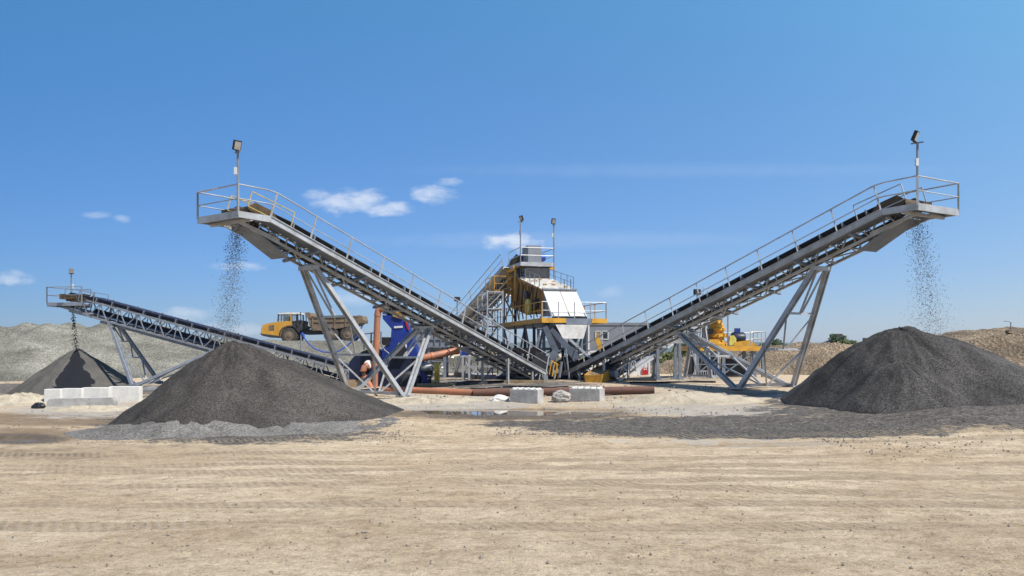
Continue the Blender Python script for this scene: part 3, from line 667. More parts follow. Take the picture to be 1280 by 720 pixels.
# screen box: sloping ochre side, dusty lid, white front covers
su, sv, sw, sl = .42, 1.0, 2.3, 8.2
zf0, zf1, zb0, zb1 = ZD+.25, 5.72, 5.3, 7.45
sb = MB()
for u0, s in ((su, 1), (su+sw-.05, 1)):
    sb.prism([Q(u0,sv,zf0+.1),Q(u0,sv+.2,zf1),Q(u0,sv+sl,zb1),Q(u0,sv+sl,zb0-.3),Q(u0,sv+4,zf0+.25)], U*.05)
side = sb.build('side_panel', 'org', scr)
st = MB()
for k in range(9):
    t = (k+.5)/9; v = sv+.2+t*(sl-.3); zt = zf1+t*(zb1-zf1); zl = zf0+.3+max(0,t-.4)*1.9
    st.beam(Q(su-.05,v,zl),Q(su-.05,v,zt-.12),.06,.09)
st.beam(Q(su-.04,sv+.2,zf1-.02),Q(su-.04,sv+sl,zb1-.02),.08,.12); st.build('stiffener', 'org', side)
for v, z in ((2.2,4.9),(4.5,5.6)): MB().lathe(Q(su-.10,v,z),[(.0,-.12),(.34,-.12),(.34,.1),(.0,.12)],16,U).build('bearing_cover', 'dark', side)
MB().lathe(Q(su-.34,3.5,4.75),[(0,-.06),(.55,-.06),(.55,.12),(0,.14)],20,U).build('pulley_guard', 'lemon', scr, True)
MB().plate(Q(su,sv+.25,zf1+.01),Q(su+sw,sv+.25,zf1+.01),Q(su+sw,sv+sl,zb1+.01),Q(su,sv+sl,zb1+.01),.06).build('lid', 'dwhite', scr)
lr = MB()
for k in range(9):
    t = (k+.3)/9; v = sv+.25+t*(sl-.4); z = zf1+.1+t*(zb1-zf1); lr.beam(Q(su+.05,v,z),Q(su+sw-.05,v,z),.10,.14)
    for j in range(4): lr.box(Q(su+.3+j*.5,v+.4,z+.06),(.16,.28,.12),.26)
lr.build('lid_rib', 'org' if False else 'dwhite', scr)
random.seed(3)
for k in range(9):
    t = random.uniform(.05,.6); j = random.uniform(.1,.9); MB().box(Q(su+j*sw,sv+.25+t*sl,zf1+.13+t*(zb1-zf1)),(.22,.2,.18),.26).build('clamp', 'org', scr)
fp = [Q(su+.02,sv+.15,zf1),Q(su+sw-.02,sv+.15,zf1),Q(su+sw+.42,sv-.72,ZD+.22),Q(su+.36,sv-.72,ZD+.22)]
mL = fp[0].lerp(fp[1],.5); mR = fp[3].lerp(fp[2],.5); g_ = U*.022
for a,b_,c,d_ in ((fp[0],mL-g_,mR-g_,fp[3]),(mL+g_,fp[1],fp[2],mR+g_)): MB().plate(a,b_,c,d_,.05).build('front_cover', 'white', scr)
MB().prism([Q(su-.0,sv+.2,zf1-.04),Q(su+.3,sv-.68,ZD+.2),Q(su-.0,sv+.4,ZD+.2)], U*.04).prism([Q(su+sw-.04,sv+.2,zf1-.04),Q(su+sw+.34,sv-.68,ZD+.2),Q(su+sw-.04,sv+.4,ZD+.2)], U*.04).build('hood_cheek', 'hull', scr)
MB().beam(Q(su-.02,sv+.16,zf1+.06),Q(su+sw+.02,sv+.16,zf1+.06),.2,.10).build('hood_lip', 'galvd', scr)
MB().beam(Q(su+.36,sv-.7,ZD+.10),Q(su+sw+.42,sv-.7,ZD+.10),.1,.14).build('cover_sill', 'dark', scr)
rails([([Q(su+.1,sv+1.2,zf1+.28),Q(su+.1,sv+sl,zb1)],(UP)),([Q(su+sw-.1,sv+.4,zf1+.15),Q(su+sw-.1,sv+sl,zb1)],UP)], scr, 'galvd', 1.3, r=.02, hgt=.75, pr=.02)
for u in (1.9,2.35): MB().tube(Q(u+.0,sv+.2,zf1),Q(u,sv+.2,zf1+.75),.025,5).build('vibration_post', 'dark', scr)
# upper yellow landing at the rear left and head frame
MB().plate(Q(-.95,8.8,6.15),Q(.3,8.8,6.15),Q(.3,11.6,6.15),Q(-.95,11.6,6.15),.05).beam(Q(-.97,8.78,6.15),Q(.3,8.78,6.15),.06,.28).beam(Q(-.97,8.8,6.15),Q(-.97,11.6,6.15),.06,.28).build('upper_landing', 'org', scr)
rails([([Q(.25,8.8,6.2),Q(-.95,8.8,6.2),Q(-.95,11.6,6.2)],UP)], scr, 'yel', 1.2)
hf = MB()
for u in (.25,2.6):
    for v in (7.4,9.4): hf.beam(Q(u,v,5.4),Q(u,v,7.85),.14,.14)
for v in (7.4,9.4): hf.beam(Q(.1,v,7.85),Q(3.3,v,7.85),.12,.2)
for u in (.25,2.6): hf.beam(Q(u,7.3,7.7),Q(u,9.5,7.7),.12,.2)
hf.build('head_frame', 'yel', scr)
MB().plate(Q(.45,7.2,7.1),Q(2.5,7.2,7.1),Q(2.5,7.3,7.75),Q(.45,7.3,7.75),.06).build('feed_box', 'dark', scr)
# hoses and pipes hanging along the side
for k,v in enumerate((1.8,3.2,5.2,6.4)): MB().path([Q(su-.12,v,6.0+.2*k),Q(su-.25,v+.15,5.3),Q(su-.2,v+.4,4.6+.1*k),Q(su-.12,v+.2,4.0)], .045, 6).build('hydraulic_hose', 'black', scr)

# grey access scaffold at the left rear of the screen
ac = MB()
for u in (-1.9,-.75):
    for v in (7.0,8.6,10.2): x = Q(u,v,0); ac.beam((x.x,x.y,G(x.x,x.y)-.05),(x.x,x.y,6.1),.09,.09)
for z in (1.2,2.4,3.6,4.8,6.0):
    for u in (-1.9,-.75): ac.beam(Q(u,7,z),Q(u,10.2,z),.07,.07)
    for v in (7.0,8.6,10.2): ac.beam(Q(-1.9,v,z),Q(-.75,v,z),.07,.07)
for i in range(5):
    z = 1.2*i; ac.beam(Q(-1.9,7.0 if i%2 else 10.2,z+.05),Q(-1.9,10.2 if i%2 else 7.0,z+1.15),.07,.16); ac.beam(Q(-1.85,7.0,z+.1),Q(-.8,7.0,z+1.15),.05,.05)
sc_ = ac.build('access_scaffold', 'galv', scr)
fl = MB()
for i in range(5):
    for j in range(7): t = (j+.5)/7; v = (10.2-3.2*t) if i%2 == 0 else (7+3.2*t); fl.box(Q(-1.5,v,1.2*i+.05+1.1*t),(.75,.25,.03),.26)
    fl.beam(Q(-1.15,7.0 if i%2 else 10.2,1.2*i+.05),Q(-1.15,10.2 if i%2 else 7.0,1.2*i+1.15),.05,.14)
fl.build('stair_flight', 'galvd', sc_)
# columns and bracing
for u in (.5,3.3):
    for v in (1.2,3.4,5.6,8.2,11.6):
        x = Q(u,v,0); MB().beam(V((x.x,x.y,G(x.x,x.y)-.05)), V((x.x,x.y,ZD-.07 if v < 8 else (6.1 if u < 1 else ZD))), .20, .24).build('column', 'galvd' if v in (1.2,11.6) else 'navy', scr)
bb = MB()
for u in (.5,3.3):
    vs_ = (1.2,3.4,5.6,8.2,11.6)
    for i in range(4): bb.beam(Q(u,vs_[i],.1 if i%2 else ZD-.3),Q(u,vs_[i+1],ZD-.3 if i%2 else .1),.11,.11); bb.beam(Q(u,vs_[i],1.9),Q(u,vs_[i+1],1.9),.12,.16)
    bb.beam(Q(u,1.0,ZD-.28),Q(u,11.8,ZD-.28),.16,.3)
    bb.beam(Q(u,8.2,4.0),Q(u,11.6,6.0),.09,.09); bb.beam(Q(u,11.6,4.0),Q(u,8.2,6.0),.09,.09)
for v in (1.2,5.6,8.2): bb.beam(Q(.5,v,1.9),Q(3.3,v,1.9),.12,.16); bb.beam(Q(.5,v,.2),Q(3.3,v,1.8),.10,.10); bb.beam(Q(.5,v,ZD-.25),Q(3.3,v,ZD-.25),.16,.3)
bb.build('bracing', 'galvd', scr)
MB().beam(Q(.45,2,1.75),Q(.45,8.2,1.75),.3,.42).build('cross_girder', 'rust', scr)
sk = MB()
for u in (-3.2,.5,3.3): 
    sk.beam(Q(u,1.0,-.02),Q(u,12,-.02),.3,.3)
sk.beam(Q(-3.4,1.1,.0),Q(3.8,1.1,.0),.3,.34); sk.beam(Q(-3.4,4.4,.0),Q(3.8,4.4,.0),.3,.3); sk.build('skid', 'navy', scr)
# discharge hopper and chutes
hp = MB()
a = [Q(.75,.15,ZD-.3),Q(3.1,.15,ZD-.3),Q(2.6,1.5,1.95),Q(1.8,1.5,1.95)]; b_ = [Q(.75,2.6,ZD-.3),Q(3.1,2.6,ZD-.3),Q(2.6,2.3,1.95),Q(1.8,2.3,1.95)]
f_ = [Q(.85,-.12,ZD-.36),Q(3.0,-.12,ZD-.36),Q(2.72,-.16,ZD-1.25),Q(1.35,-.16,ZD-1.25)]; hp.plate(f_[0],f_[1],f_[2],f_[3],-.05)
hp.build('hopper_front', 'dwhite', scr)
MB().plate(a[1]+U*.01,b_[1]+U*.01,b_[2]+U*.01,a[2]+U*.01,.05).plate(b_[0]-U*.01,a[0]-U*.01,a[3]-U*.01,b_[3]-U*.01,.05).plate(b_[1],b_[0],b_[3],b_[2],.05).beam(a[0]-UP*.0,a[1],.09,.3).build('hopper_wall', 'galvd', scr)
def taper(a, b, wa, wb, dep, m='shade_steel'):
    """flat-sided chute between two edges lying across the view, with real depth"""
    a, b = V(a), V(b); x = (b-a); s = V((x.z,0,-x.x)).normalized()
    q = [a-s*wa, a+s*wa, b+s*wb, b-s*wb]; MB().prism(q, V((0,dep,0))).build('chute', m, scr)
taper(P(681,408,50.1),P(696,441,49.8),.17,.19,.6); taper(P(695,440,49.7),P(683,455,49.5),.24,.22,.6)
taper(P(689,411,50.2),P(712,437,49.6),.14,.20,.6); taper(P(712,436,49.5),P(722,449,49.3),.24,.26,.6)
taper(P(712,424,50.0),P(741,450,49.4),.08,.08,1.2,'galv')
MB().tube(P(702,452,49.2),P(699,472,49.2),.09,8).tube(P(707,436,49.2),P(712,476,49.2),.06,8).tube(P(690,452,49),P(693,474,49),.05,8).build('drain_pipe', 'galvd', scr)
MB().plate(P(744,424,49.6),P(749,421,49.6),P(754,437,49.6),P(749,440,49.6),.25).build('motor_bracket', 'yel', scr)

# ------------------------------------------------------------------ crusher on its frame
YH = 62.; zc = 2.0; gz = lambda x,y: G(x,y)
cr = thing('cone_crusher', 'yellow cone crusher on a raised steel frame with blue motor', 'crusher', (17,YH+1.5,G(17,YH)))
x0, x1 = X_(862,YH), X_(957,YH)
MB().box(((x0+x1)/2,YH+1.6,zc+.12),(x1-x0,3.2,.06)).build('deck', 'galvd', cr)
mb = MB()
for y in (YH,YH+3.2): mb.beam((x0-.05,y,zc-.05),(x1+.05,y,zc-.05),.12,.38)
for x in (x0,x1): mb.beam((x,YH+.07,zc-.05),(x,YH+3.13,zc-.05),.12,.38)
mb.build('deck_beam', 'yel', cr)
xs = [X_(p,YH) for p in (872,905,944)]+[X_(955,YH)]
for y in (YH+.2,YH+3):
    for x in xs: MB().beam((x,y,G(x,y)-.05),(x,y,zc-.25),.26,.26).build('leg', 'galvd', cr)
for y in (YH+.15,YH+2.9):
    bx = MB()
    for i in range(2):
        za = G(xs[i],y)+.25; bx.beam((xs[i],y,za),(xs[i+1],y,zc-.3),.09,.09); bx.beam((xs[i+1],y,za),(xs[i],y,zc-.3),.09,.09)
        bx.beam((xs[i],y,.7),(xs[i+1],y,.7),.08,.08)
    bx.build('bracing', 'galvd', cr)
fr = MB(); yf = YH-1.3; xa, xb = X_(869,yf), X_(898,yf)
for x in (xa,xb): fr.beam((x,yf,G(x,yf)),(x,yf,3.6 if x == xa else zc),.13,.13); fr.beam((x-.25,yf,G(x,yf)+.05),(x,yf,G(x,yf)+.55),.08,.08); fr.beam((x+.25,yf,G(x,yf)+.05),(x,yf,G(x,yf)+.55),.08,.08)
fr.beam((xa-.4,yf,G(xa,yf)+.1),(xb+.5,yf,G(xa,yf)+.1),.2,.16); fr.build('access_frame', 'galv', cr)
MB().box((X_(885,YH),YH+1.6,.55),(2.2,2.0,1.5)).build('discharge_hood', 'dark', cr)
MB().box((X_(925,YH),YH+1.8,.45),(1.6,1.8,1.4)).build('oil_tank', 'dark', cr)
rn = MB()
for k in range(9): rn.box((xa+.2+k*.17,yf+.35,G(xa,yf)+.3),(.05,.05,.4))
rn.beam((xa,yf+.35,G(xa,yf)+.5),(xb,yf+.35,G(xa,yf)+.5),.06).build('step_grating', 'galv', cr)
cx, cy = X_(901,YH), YH+1.4
MB().lathe((cx,cy,zc+.15),[(.95,0),(.95,.2),(.66,.3),(.62,.7),(.84,.75),(.84,.92),(.60,.97),(.58,1.2),(.76,1.25),(.76,1.42),(.62,1.47),(.62,1.72),(.5,1.77),(.48,2.05)],28).build('crusher_bowl', 'yel', cr, True)
MB().lathe((cx-.1,cy,zc+2.2),[(.45,0),(.66,.25),(.66,1.0)],20).build('feed_hopper', 'hull', cr, True)
mb = MB()
for k in range(12):
    t = k*math.pi/6; mb.box((cx+.84*math.cos(t),cy+.84*math.sin(t),zc+1.0),(.12,.12,.3),t)
mb.build('bolt_ring', 'yel', cr)
mb = MB()
for x in (X_(887,YH),X_(912,YH)):
    for y in (cy-.9,cy+.9): mb.beam((x,y,zc+.15),(x,y,4.75),.09,.09)
for y in (cy-.9,cy+.9): mb.beam((X_(886,YH),y,4.75),(X_(913,YH),y,4.75),.1,.1)
for x in (X_(887,YH),X_(912,YH)): mb.beam((x,cy-.9,4.72),(x,cy+.9,4.72),.1,.1)
mb.build('hoist_frame', 'galvd', cr)
mx = X_(929.5,YH)
MB().lathe((mx-.55,cy,zc+.75),[(.0,-.02),(.46,0),(.52,.1),(.52,.9),(.46,1.02),(.3,1.05),(.0,1.06)],22,V((1,0,0))).build('electric_motor', 'navy', cr, True)
MB().box((mx-.1,cy,zc+1.42),(.4,.36,.32)).build('terminal_box', 'blue', cr)
MB().prism([(X_(915,YH),cy-.6,zc+.2),(X_(924,YH),cy-.6,zc+.2),(X_(924,YH),cy-.6,zc+.75),(X_(921,YH),cy-.6,zc+1.0),(X_(916,YH),cy-.6,zc+.95)],(0,.5,0)).build('belt_guard', 'lemon', cr)
MB().prism([(X_(920,YH),cy-.7,zc+.16),(X_(951,YH),cy-.7,zc+.16),(X_(940,YH),cy-.7,zc+.62),(X_(922,YH),cy-.7,zc+.45)],(0,1.5,0)).build('motor_bed', 'yel', cr)
MB().box((X_(892,YH),cy-.4,zc+.4),(1.1,1.,.55)).build('crusher_base', 'yel', cr)
MB().box((X_(864.5,YH),YH+.5,zc+.75),(.4,.7,1.15)).build('control_box', 'hullw', cr)
MB().box((X_(889,YH),cy-1.2,3.3),(.4,.4,.4)).lathe((X_(884,YH),cy-1,3.9),[(.12,-.3),(.12,.3)],10,V((1,0,0))).build('tramp_cylinder', 'dark', cr)
rails([([(X_(938,YH),YH,zc+.15),(x1,YH,zc+.15),(x1,YH+3.2,zc+.15)],UP),([(x0,YH,zc+.15),(X_(884,YH),YH,zc+.15)],UP),([(X_(916,YH),YH+3.1,zc+.15),(x1,YH+3.1,zc+.15)],UP)], cr, 'galv', 1.0)

# ------------------------------------------------------------------ small transfer hoppers with plank gables
def hop(label, px0, pxm, pxr, Y, ytop, ybot, yfoot, flip, legs, m2):
    k = thing('transfer_hopper', label, 'hopper', (X_(pxm,Y),Y+.6,G(X_(pxm,Y),Y)), 'transfer hoppers beside the tall conveyors')
    dep = V((.35,1.7,0)); zt, zb = P(0,ytop,Y).z, P(0,ybot,Y).z
    xa, xm, xr = X_(px0,Y), X_(pxm,Y), X_(pxr,Y); wd = xr-xa
    MB().prism([(xa,Y,zb),(xm,Y,zb),(xm-(xm-xa)*.30,Y,zt),(xa+(xm-xa)*.42,Y,zt)] , (.0,.06,0)).build('gable_board', 'tan', k)
    z1 = zb+(zt-zb)*.45
    MB().beam((xa-.02,Y-.02,z1),(xm+.02,Y-.02,z1),.05,.06).build('batten', 'dark', k)
    MB().prism([(xm+.03,Y+.02,zb),(xm+(xr-xm)*.55,Y+.02,zb),(xm+(xr-xm)*.55,Y+.02,zt+.04),(xm-(xm-xa)*.28,Y+.02,zt+.04)], (0,1.5,0)).build('hopper_wall', m2, k)
    x5 = xm+(xr-xm)*.56
    MB().plate((x5,Y-.02,zt+.04),(xr,Y-.02,zb+.04),(xr+.1,Y+1.5,zb+.04),(x5+.1,Y+1.5,zt+.04),-.05).prism([(x5,Y,zb),(xr,Y,zb),(x5,Y,zt)],(0,.05,0)).build('slide_plate', 'galv', k)
    MB().beam((xa,Y+.05,zb-.06),(xr,Y+.05,zb-.06),.09,.10).beam((xa,Y+1.5,zb-.06),(xr,Y+1.5,zb-.06),.09,.10).beam((xa+.04,Y+.05,zb-.06),(xa+.04,Y+1.5,zb-.06),.08,.09).beam((xr-.04,Y+.05,zb-.06),(xr-.04,Y+1.5,zb-.06),.08,.09).build('rim', 'galv', k)
    for p in legs:
        for yy in (Y+.1,Y+1.45):
            x = X_(p,Y); MB().beam((x,yy,G(x,yy)-.03),(x,yy,zb-.08),.17,.17).beam((x-.2,yy,G(x,yy)+.03),(x,yy,G(x,yy)+.5),.08,.08).beam((x+.2,yy,G(x,yy)+.03),(x,yy,G(x,yy)+.5),.08,.08).box((x,yy,G(x,yy)+.03),(.5,.4,.05)).build('leg', 'galvd', k)
    return k
kR = hop('grey transfer hopper with tan gable standing behind the right tall conveyor', 811, 825.5, 852.5, 49.5, 415, 427, 476, 1, (822.5,850), 'galvd')
kL = hop('grey transfer hopper with tan gable hidden under the left tall conveyor', 604, 618, 590, 50.5, 433, 444.5, 478, -1, (579,586), 'blue') if False else None
k = thing('transfer_hopper', 'blue and grey tilted chute box with tan gable under the left tall conveyor', 'hopper', (X_(596,51),51.5,G(-2,51.5)), 'transfer hoppers beside the tall conveyors')
Y = 51.; pp = lambda x,y: P(x,y,Y)
MB().prism([pp(576,444),pp(580,433),pp(593,433),pp(584,444.5)],(0,1.6,0)).build('blue_end', 'blue', k)
MB().prism([pp(591,444),pp(600,432.5),pp(612,432),pp(606,444)],(0,1.6,0)).build('hopper_wall', 'galv', k)
MB().prism([pp(607,444),pp(611,433),pp(617,443.5)],(0,1.2,0)).build('gable_board', 'tan', k)
for p_, q_, w_ in ((pp(576,445.5),pp(640,445.5),.11),(pp(640,458),pp(586,458),.09),(pp(586,476),pp(640,476),.09),(pp(587,458),pp(613,476),.08),(pp(640,454),pp(614,476),.13),(pp(594,445),pp(607,458),.07),(pp(614,458),pp(618,446),.07)): MB().beam(p_,q_,w_).build('brace', 'galv', k)
for p in (578.5,586.5,640):
    for yy in (Y,Y+1.5): x = X_(p,Y); MB().beam((x,yy,G(x,yy)-.03),(x,yy,P(0,445,Y).z),.13,.13).build('leg', 'galv', k)

# silo-like grey panelled bin behind the left conveyor
sb = thing('panel_bin', 'grey ribbed sheet steel bin on legs behind the blue machine', 'bin', (X_(536,58),58.5,G(-6,58.5)))
Y = 58.; xa, xb = X_(513,Y), X_(559,Y)
MB().box(((xa+xb)/2,Y+1.3,P(0,419,Y).z),(xb-xa,2.6,1.75)).build('bin_wall', 'hull', sb)
rb = MB()
for i in range(7): x = xa+(xb-xa)*i/6; rb.box((x,Y-.04,P(0,419,Y).z),(.07,.09,1.74))
for z in (.86,.3,-.3,-.86): rb.box(((xa+xb)/2,Y-.055,P(0,419,Y).z+z),(xb-xa+.1,.07,.07))
rb.build('wall_rib', 'galvd', sb)
for x in (xa+.2,(xa+xb)/2,xb-.2):
    for yy in (Y+.15,Y+2.4): MB().beam((x,yy,G(x,yy)-.05),(x,yy,P(0,434,Y).z),.2,.2).build('leg', 'galvd', sb)
mb = MB(); mb.beam((xa+.2,Y+.15,0),(xb-.2,Y+.15,1.8),.09).beam((xb-.2,Y+.15,0),(xa+.2,Y+.15,1.8),.09); mb.beam((xa,Y+.15,1.0),(xb,Y+.15,1.0),.09).build('bracing', 'galvd', sb)
MB().prism([(xa+.5,Y+.5,P(0,435,Y).z),(xb-.5,Y+.5,P(0,435,Y).z),(xb-1.2,Y+1.2,.7),(xa+1.2,Y+1.2,.7)],(0,1.,0)).build('bin_cone', 'galvd', sb)

# ------------------------------------------------------------------ blue sand washing machine
Y = 45.; B = lambda x,y,dy=0: P(440+x/5.54, 375+y/5.54, Y)+V((0,dy,0))
wm = thing('sand_washer', 'dark blue sand washing machine with terracotta pipes under the left tall conveyor', 'washing plant', (X_(492,46),46,G(-7,46)))
MB().prism([B(210,104),B(262,106),B(362,135),B(402,235),B(470,400),B(400,405),B(300,402),B(205,402),B(198,352),B(268,282),B(273,200),B(214,132)],(0,1.6,0)).build('body', 'blue', wm)
MB().plate(B(292,182,-.03),B(292,196,-.03),B(352,192,-.03),B(352,178,-.03),.02).build('name_plate', 'hullw', wm)
for a,b_ in ((368,392),): 
    MB().plate(B(366,142,-.02),B(386,205,-.02),B(398,205,-.02),B(380,144,-.02),.04).build('warning_stripe', 'red', wm)
MB().prism([B(440,402,.3),B(470,400,.3),B(530,606,.3),B(494,606,.3)],(0,.3,0)).build('leg', 'blue', wm)
MB().prism([B(390,402,1.3),B(420,400,1.3),B(470,606,1.3),B(440,606,1.3)],(0,.3,0)).build('leg', 'blue', wm)
MB().prism([B(72,357),B(125,333),B(206,352),B(206,640),B(-20,650),B(-20,430),B(10,395)],(0,2.4,0)).build('wash_tank', 'navy', wm)
MB().prism([B(208,405),B(418,408),B(400,520),B(350,612),B(220,640),B(208,600)],(0,1.8,0)).build('sump_tank', 'navy', wm)
MB().lathe(B(400,560,-.15),[(0,-.1),(.5,-.1),(.55,.15),(.4,.3),(0,.32)],18,V((0,-1,0))).build('slurry_pump', 'dark', wm, True)
MB().lathe(B(342,318,-.02),[(.12,-.2),(.2,-.1),(.2,.25),(.1,.3)],14,V((1,0,.2))).build('vibrator_motor', 'hullw', wm, True)
MB().box(B(340,360,-.10),(.55,.3,.8)).build('drive_cover', 'black', wm)
MB().box(B(232,285,.2),(.5,.5,.45)).build('valve_block', 'black', wm)
sk = MB(); sk.beam(B(-20,640,-.2),B(560,612,-.2),.3,.32).beam(B(-20,640,2.2),B(540,612,2.2),.3,.32); sk.build('skid', 'blue', wm)
MB().lathe(B(548,600,-.35),[(.0,0),(.14,0),(.14,.18),(0,.2)],12,V((.4,-1,0))).build('drain_cap', 'red', wm)
MB().prism([B(302,52,-.1),B(366,84,-.1),B(350,134,-.1),B(284,112,-.1)],(0,1.0,0)).build('cyclone_box', 'yel', wm)
MB().tube(B(222,98,.5),B(236,-6,.5),.17,10).box(B(236,48,.5),(1.0,.6,.12)).build('cyclone_feed', 'galvd', wm)
MB().tube(B(250,104,.7),B(256,45,.7),.2,12).build('cyclone', 'navy', wm)
def pipe(pts, r, name='pipe', m='pvc', coll=True):
    o = MB().path(pts, r, 14).build(name, m, wm, True)
    if coll:
        for t in (.03,.5,.97):
            i = min(int(t*(len(pts)-1)), len(pts)-2); d = (V(pts[i+1])-V(pts[i])).normalized(); c = V(pts[i]).lerp(V(pts[i+1]), t*(len(pts)-1)-i)
            MB().tube(c-d*.08, c+d*.08, r*1.12, 14).build('pipe_collar', m, o, True)
    return o
yy = -.55
pipe([B(225,68,yy),B(212,62,yy),B(198,66,yy),B(191,82,yy),B(187,130,yy),B(180,300,yy),B(172,470,yy),B(168,640,yy)], .175)
pipe([B(118,452,-.5),B(100,466,-.6),B(92,490,-.6),B(96,525,-.6),B(115,560,-.6),B(140,595,-.6),B(160,625,-.6),B(178,655,-.6)], .19)
MB().lathe(B(120,450,-.35),[(.24,0),(.26,.12),(.22,.25)],14,V((.3,-1,.3))).build('pipe_flange', 'concw', wm)
pipe([B(478,407,-.1),B(510,398,-.1),B(600,378,.2),B(735,348,.6)], .20)
mb = MB(); mb.path([B(208,220,-.3),B(206,300,-.3),B(230,345,-.3),B(275,382,-.3),B(318,400,-.3)], .045, 6); mb.path([B(160,230,-.3),B(140,228,-.3),B(138,300,-.3)], .05, 6); mb.build('hose', 'hull', wm)
rails([([B(78,345,.2),B(160,335,.2)],UP)], wm, 'galvd', 1.0, hgt=.9)
mb = MB(); random.seed(11)
for i in range(14):
    x, y = random.uniform(430,520), random.uniform(440,580); mb.box(B(x,y,.8+random.random()),(random.uniform(.2,.5),.4,random.uniform(.2,.5)),random.random())
mb.build('pump_set', 'dark', wm)
MB().lathe(B(512,465,.2),[(.0,-.3),(.22,-.3),(.26,0),(.2,.3),(0,.3)],14,V((1,0,0))).build('pump_motor', 'galv', wm, True)
MB().box(B(30,585,-.3),(.75,.4,.55)).build('crate', 'tan', wm)

# pale yellow cabinet
c = thing('control_cabinet', 'slim pale yellow control cabinet on a post right of the blue machine', 'cabinet', (X_(546,45.5),45.5,G(-4.3,45.5)))
x = X_(546,45.5); z = G(x,45.5)
MB().box((x,45.6,z+.72),(.28,.35,1.1)).build('case', 'lemon', c); MB().box((x+.02,45.41,z+.50),(.2,.02,.5)).build('door', 'yel', c)
for s in (-.1,.1): MB().box((x+s,45.6,z+.08),(.06,.3,.22)).build('foot', 'dark', c)
# ground pipes
def gpipe(label, p0, p1, r, m, cat='pipe'):
    (x0,y0),(x1,y1) = p0, p1; N_ = 14
    pts = [V((x0+(x1-x0)*i/N_, y0+(y1-y0)*i/N_, G(x0+(x1-x0)*i/N_, y0+(y1-y0)*i/N_)+r*.8)) for i in range(N_+1)]
    z0, z1 = pts[0].z, pts[-1].z
    for i, p in enumerate(pts): p.z = z0+(z1-z0)*i/N_
    o = MB().path(pts, r, 14).build('ground_pipe', m, None, True, loc=tuple(pts[0])); return tag(o, label, cat, 'pipes lying across the yard')
gpipe('terracotta pipe lying on the ground before the blue machine skid', (X_(478,41.0),41.0), (X_(591,38.5),38.5), .17, 'pvc')
gpipe('long rusty brown pipe lying behind the concrete blocks', (X_(592,38.4),38.4), (X_(818,37.2),37.2), .19, 'rust')

# ------------------------------------------------------------------ concrete blocks, boulders, wall
def lego(px0, px1, Y, label):
    za = math.radians(-27); ca, sa = math.cos(za), math.sin(za); h = .62; d = .62
    x0, x1 = X_(px0,Y), X_(px1,Y); w = (x1-x0-d*abs(sa))/ca; c = V(((x0+x1)/2, Y+.35, 0)); z = min(G(x0,Y), G(x1,Y), G(c.x,Y))-.02
    o = thing('concrete_block', label, 'concrete block', (c.x,c.y,z), 'stackable concrete blocks by the puddle')
    b_ = MB().box((c.x,c.y,z+h/2),(w,d,h),za).build('block_body', 'conc', o)
    bv = b_.modifiers.new('bevel','BEVEL'); bv.width = .02; bv.segments = 2
    for i in range(5):
        for j in range(2):
            u, v = w*((i+.5)/5-.5), d*(.5*j-.25)
            MB().lathe((c.x+u*ca-v*sa, c.y+u*sa+v*ca, z+h),[(.10,0),(.095,.04),(.06,.07)],12).build('stud', 'concw', b_, True)
    return o
lego(637,680,34.6,'grey concrete block with studs standing left of the boulder')
lego(711.5,757,34.6,'grey concrete block with studs standing right of the boulder')
def rock(name, c, r, label, m='rock', seed=0, sq=(1,1,.8)):
    bm = bmesh.new(); bmesh.ops.create_icosphere(bm, subdivisions=3, radius=1)
    for v in bm.verts:
        d = v.co.normalized(); k = 1+.45*noise.noise(d*1.3+V((seed,0,0)))+.18*noise.noise(d*3+V((0,seed,0)))
        v.co = V((d.x*sq[0]*k, d.y*sq[1]*k, d.z*sq[2]*k))*r
    bmesh.ops.dissolve_limit(bm, angle_limit=math.radians(14), verts=bm.verts, edges=bm.edges)
    me = bpy.data.meshes.new(name); bm.to_mesh(me); bm.free(); me.materials.append(M[m]); o = bpy.data.objects.new(name, me); col.objects.link(o); o.location = c
    return tag(o, label, 'boulder')
rock('boulder', (X_(701,34.9),34.9,G(2.1,34.9)+.24), .36, 'pale angular boulder lying between the two concrete blocks', seed=4.2, sq=(1.1,.8,.8))
rock('boulder', (X_(624,35.6),35.6,G(-.6,35.6)+.06), .24, 'small half buried cream boulder beside the rusty pipe', 'concw', seed=7.7, sq=(1.6,.8,.8))
rock('boulder', (X_(48,38.5),38.5,G(-23,38.5)+.12), .26, 'black wet lump at the left end of the concrete wall', 'wstone', seed=2.1, sq=(1.2,.8,.8))
# wall of upright concrete slabs (each one could be lifted away)
wl = [(55,41.0,62),(62,41.0,76),(76.6,41.1,102),(102.6,41.3,136),(136.6,41.6,174)]
lab = ['narrow end concrete slab leading the pale wall on the left','short pale concrete slab second in the wall','pale concrete wall slab behind the middle of the low grey slab','long pale concrete wall slab behind the right end of the low grey slab','longest pale concrete wall slab nearest the small conveyor foot']
for (a_,Y,b_), l in zip(wl, lab):
    xa, xb = X_(a_,Y), X_(b_,Y); z = -1.25; zt = P(0, 486.5 - (a_-55)*.042, Y).z
    m_ = MB().box(((xa+xb)/2,Y+.2,(z+zt)/2),(xb-xa,.42,zt-z)); o = m_.build('concrete_slab','concw',loc=((xa+xb)/2,Y,z)); bv = o.modifiers.new('bevel','BEVEL'); bv.width = .025; bv.segments = 2
    tag(o, l, 'concrete slab', 'pale concrete slabs forming the left wall')
Y = 39.6; q = [P(x,y,Y) for x,y in ((58,513),(58.5,503),(60.5,499.5),(64,498.5),(138,497),(141.5,498),(143,501),(143,513))]
o = MB().prism(q,(0,.35,0)).build('concrete_slab','conc',loc=tuple(q[0])); tag(o, 'low grey concrete slab with rounded corners leaning before the pale wall', 'concrete slab')
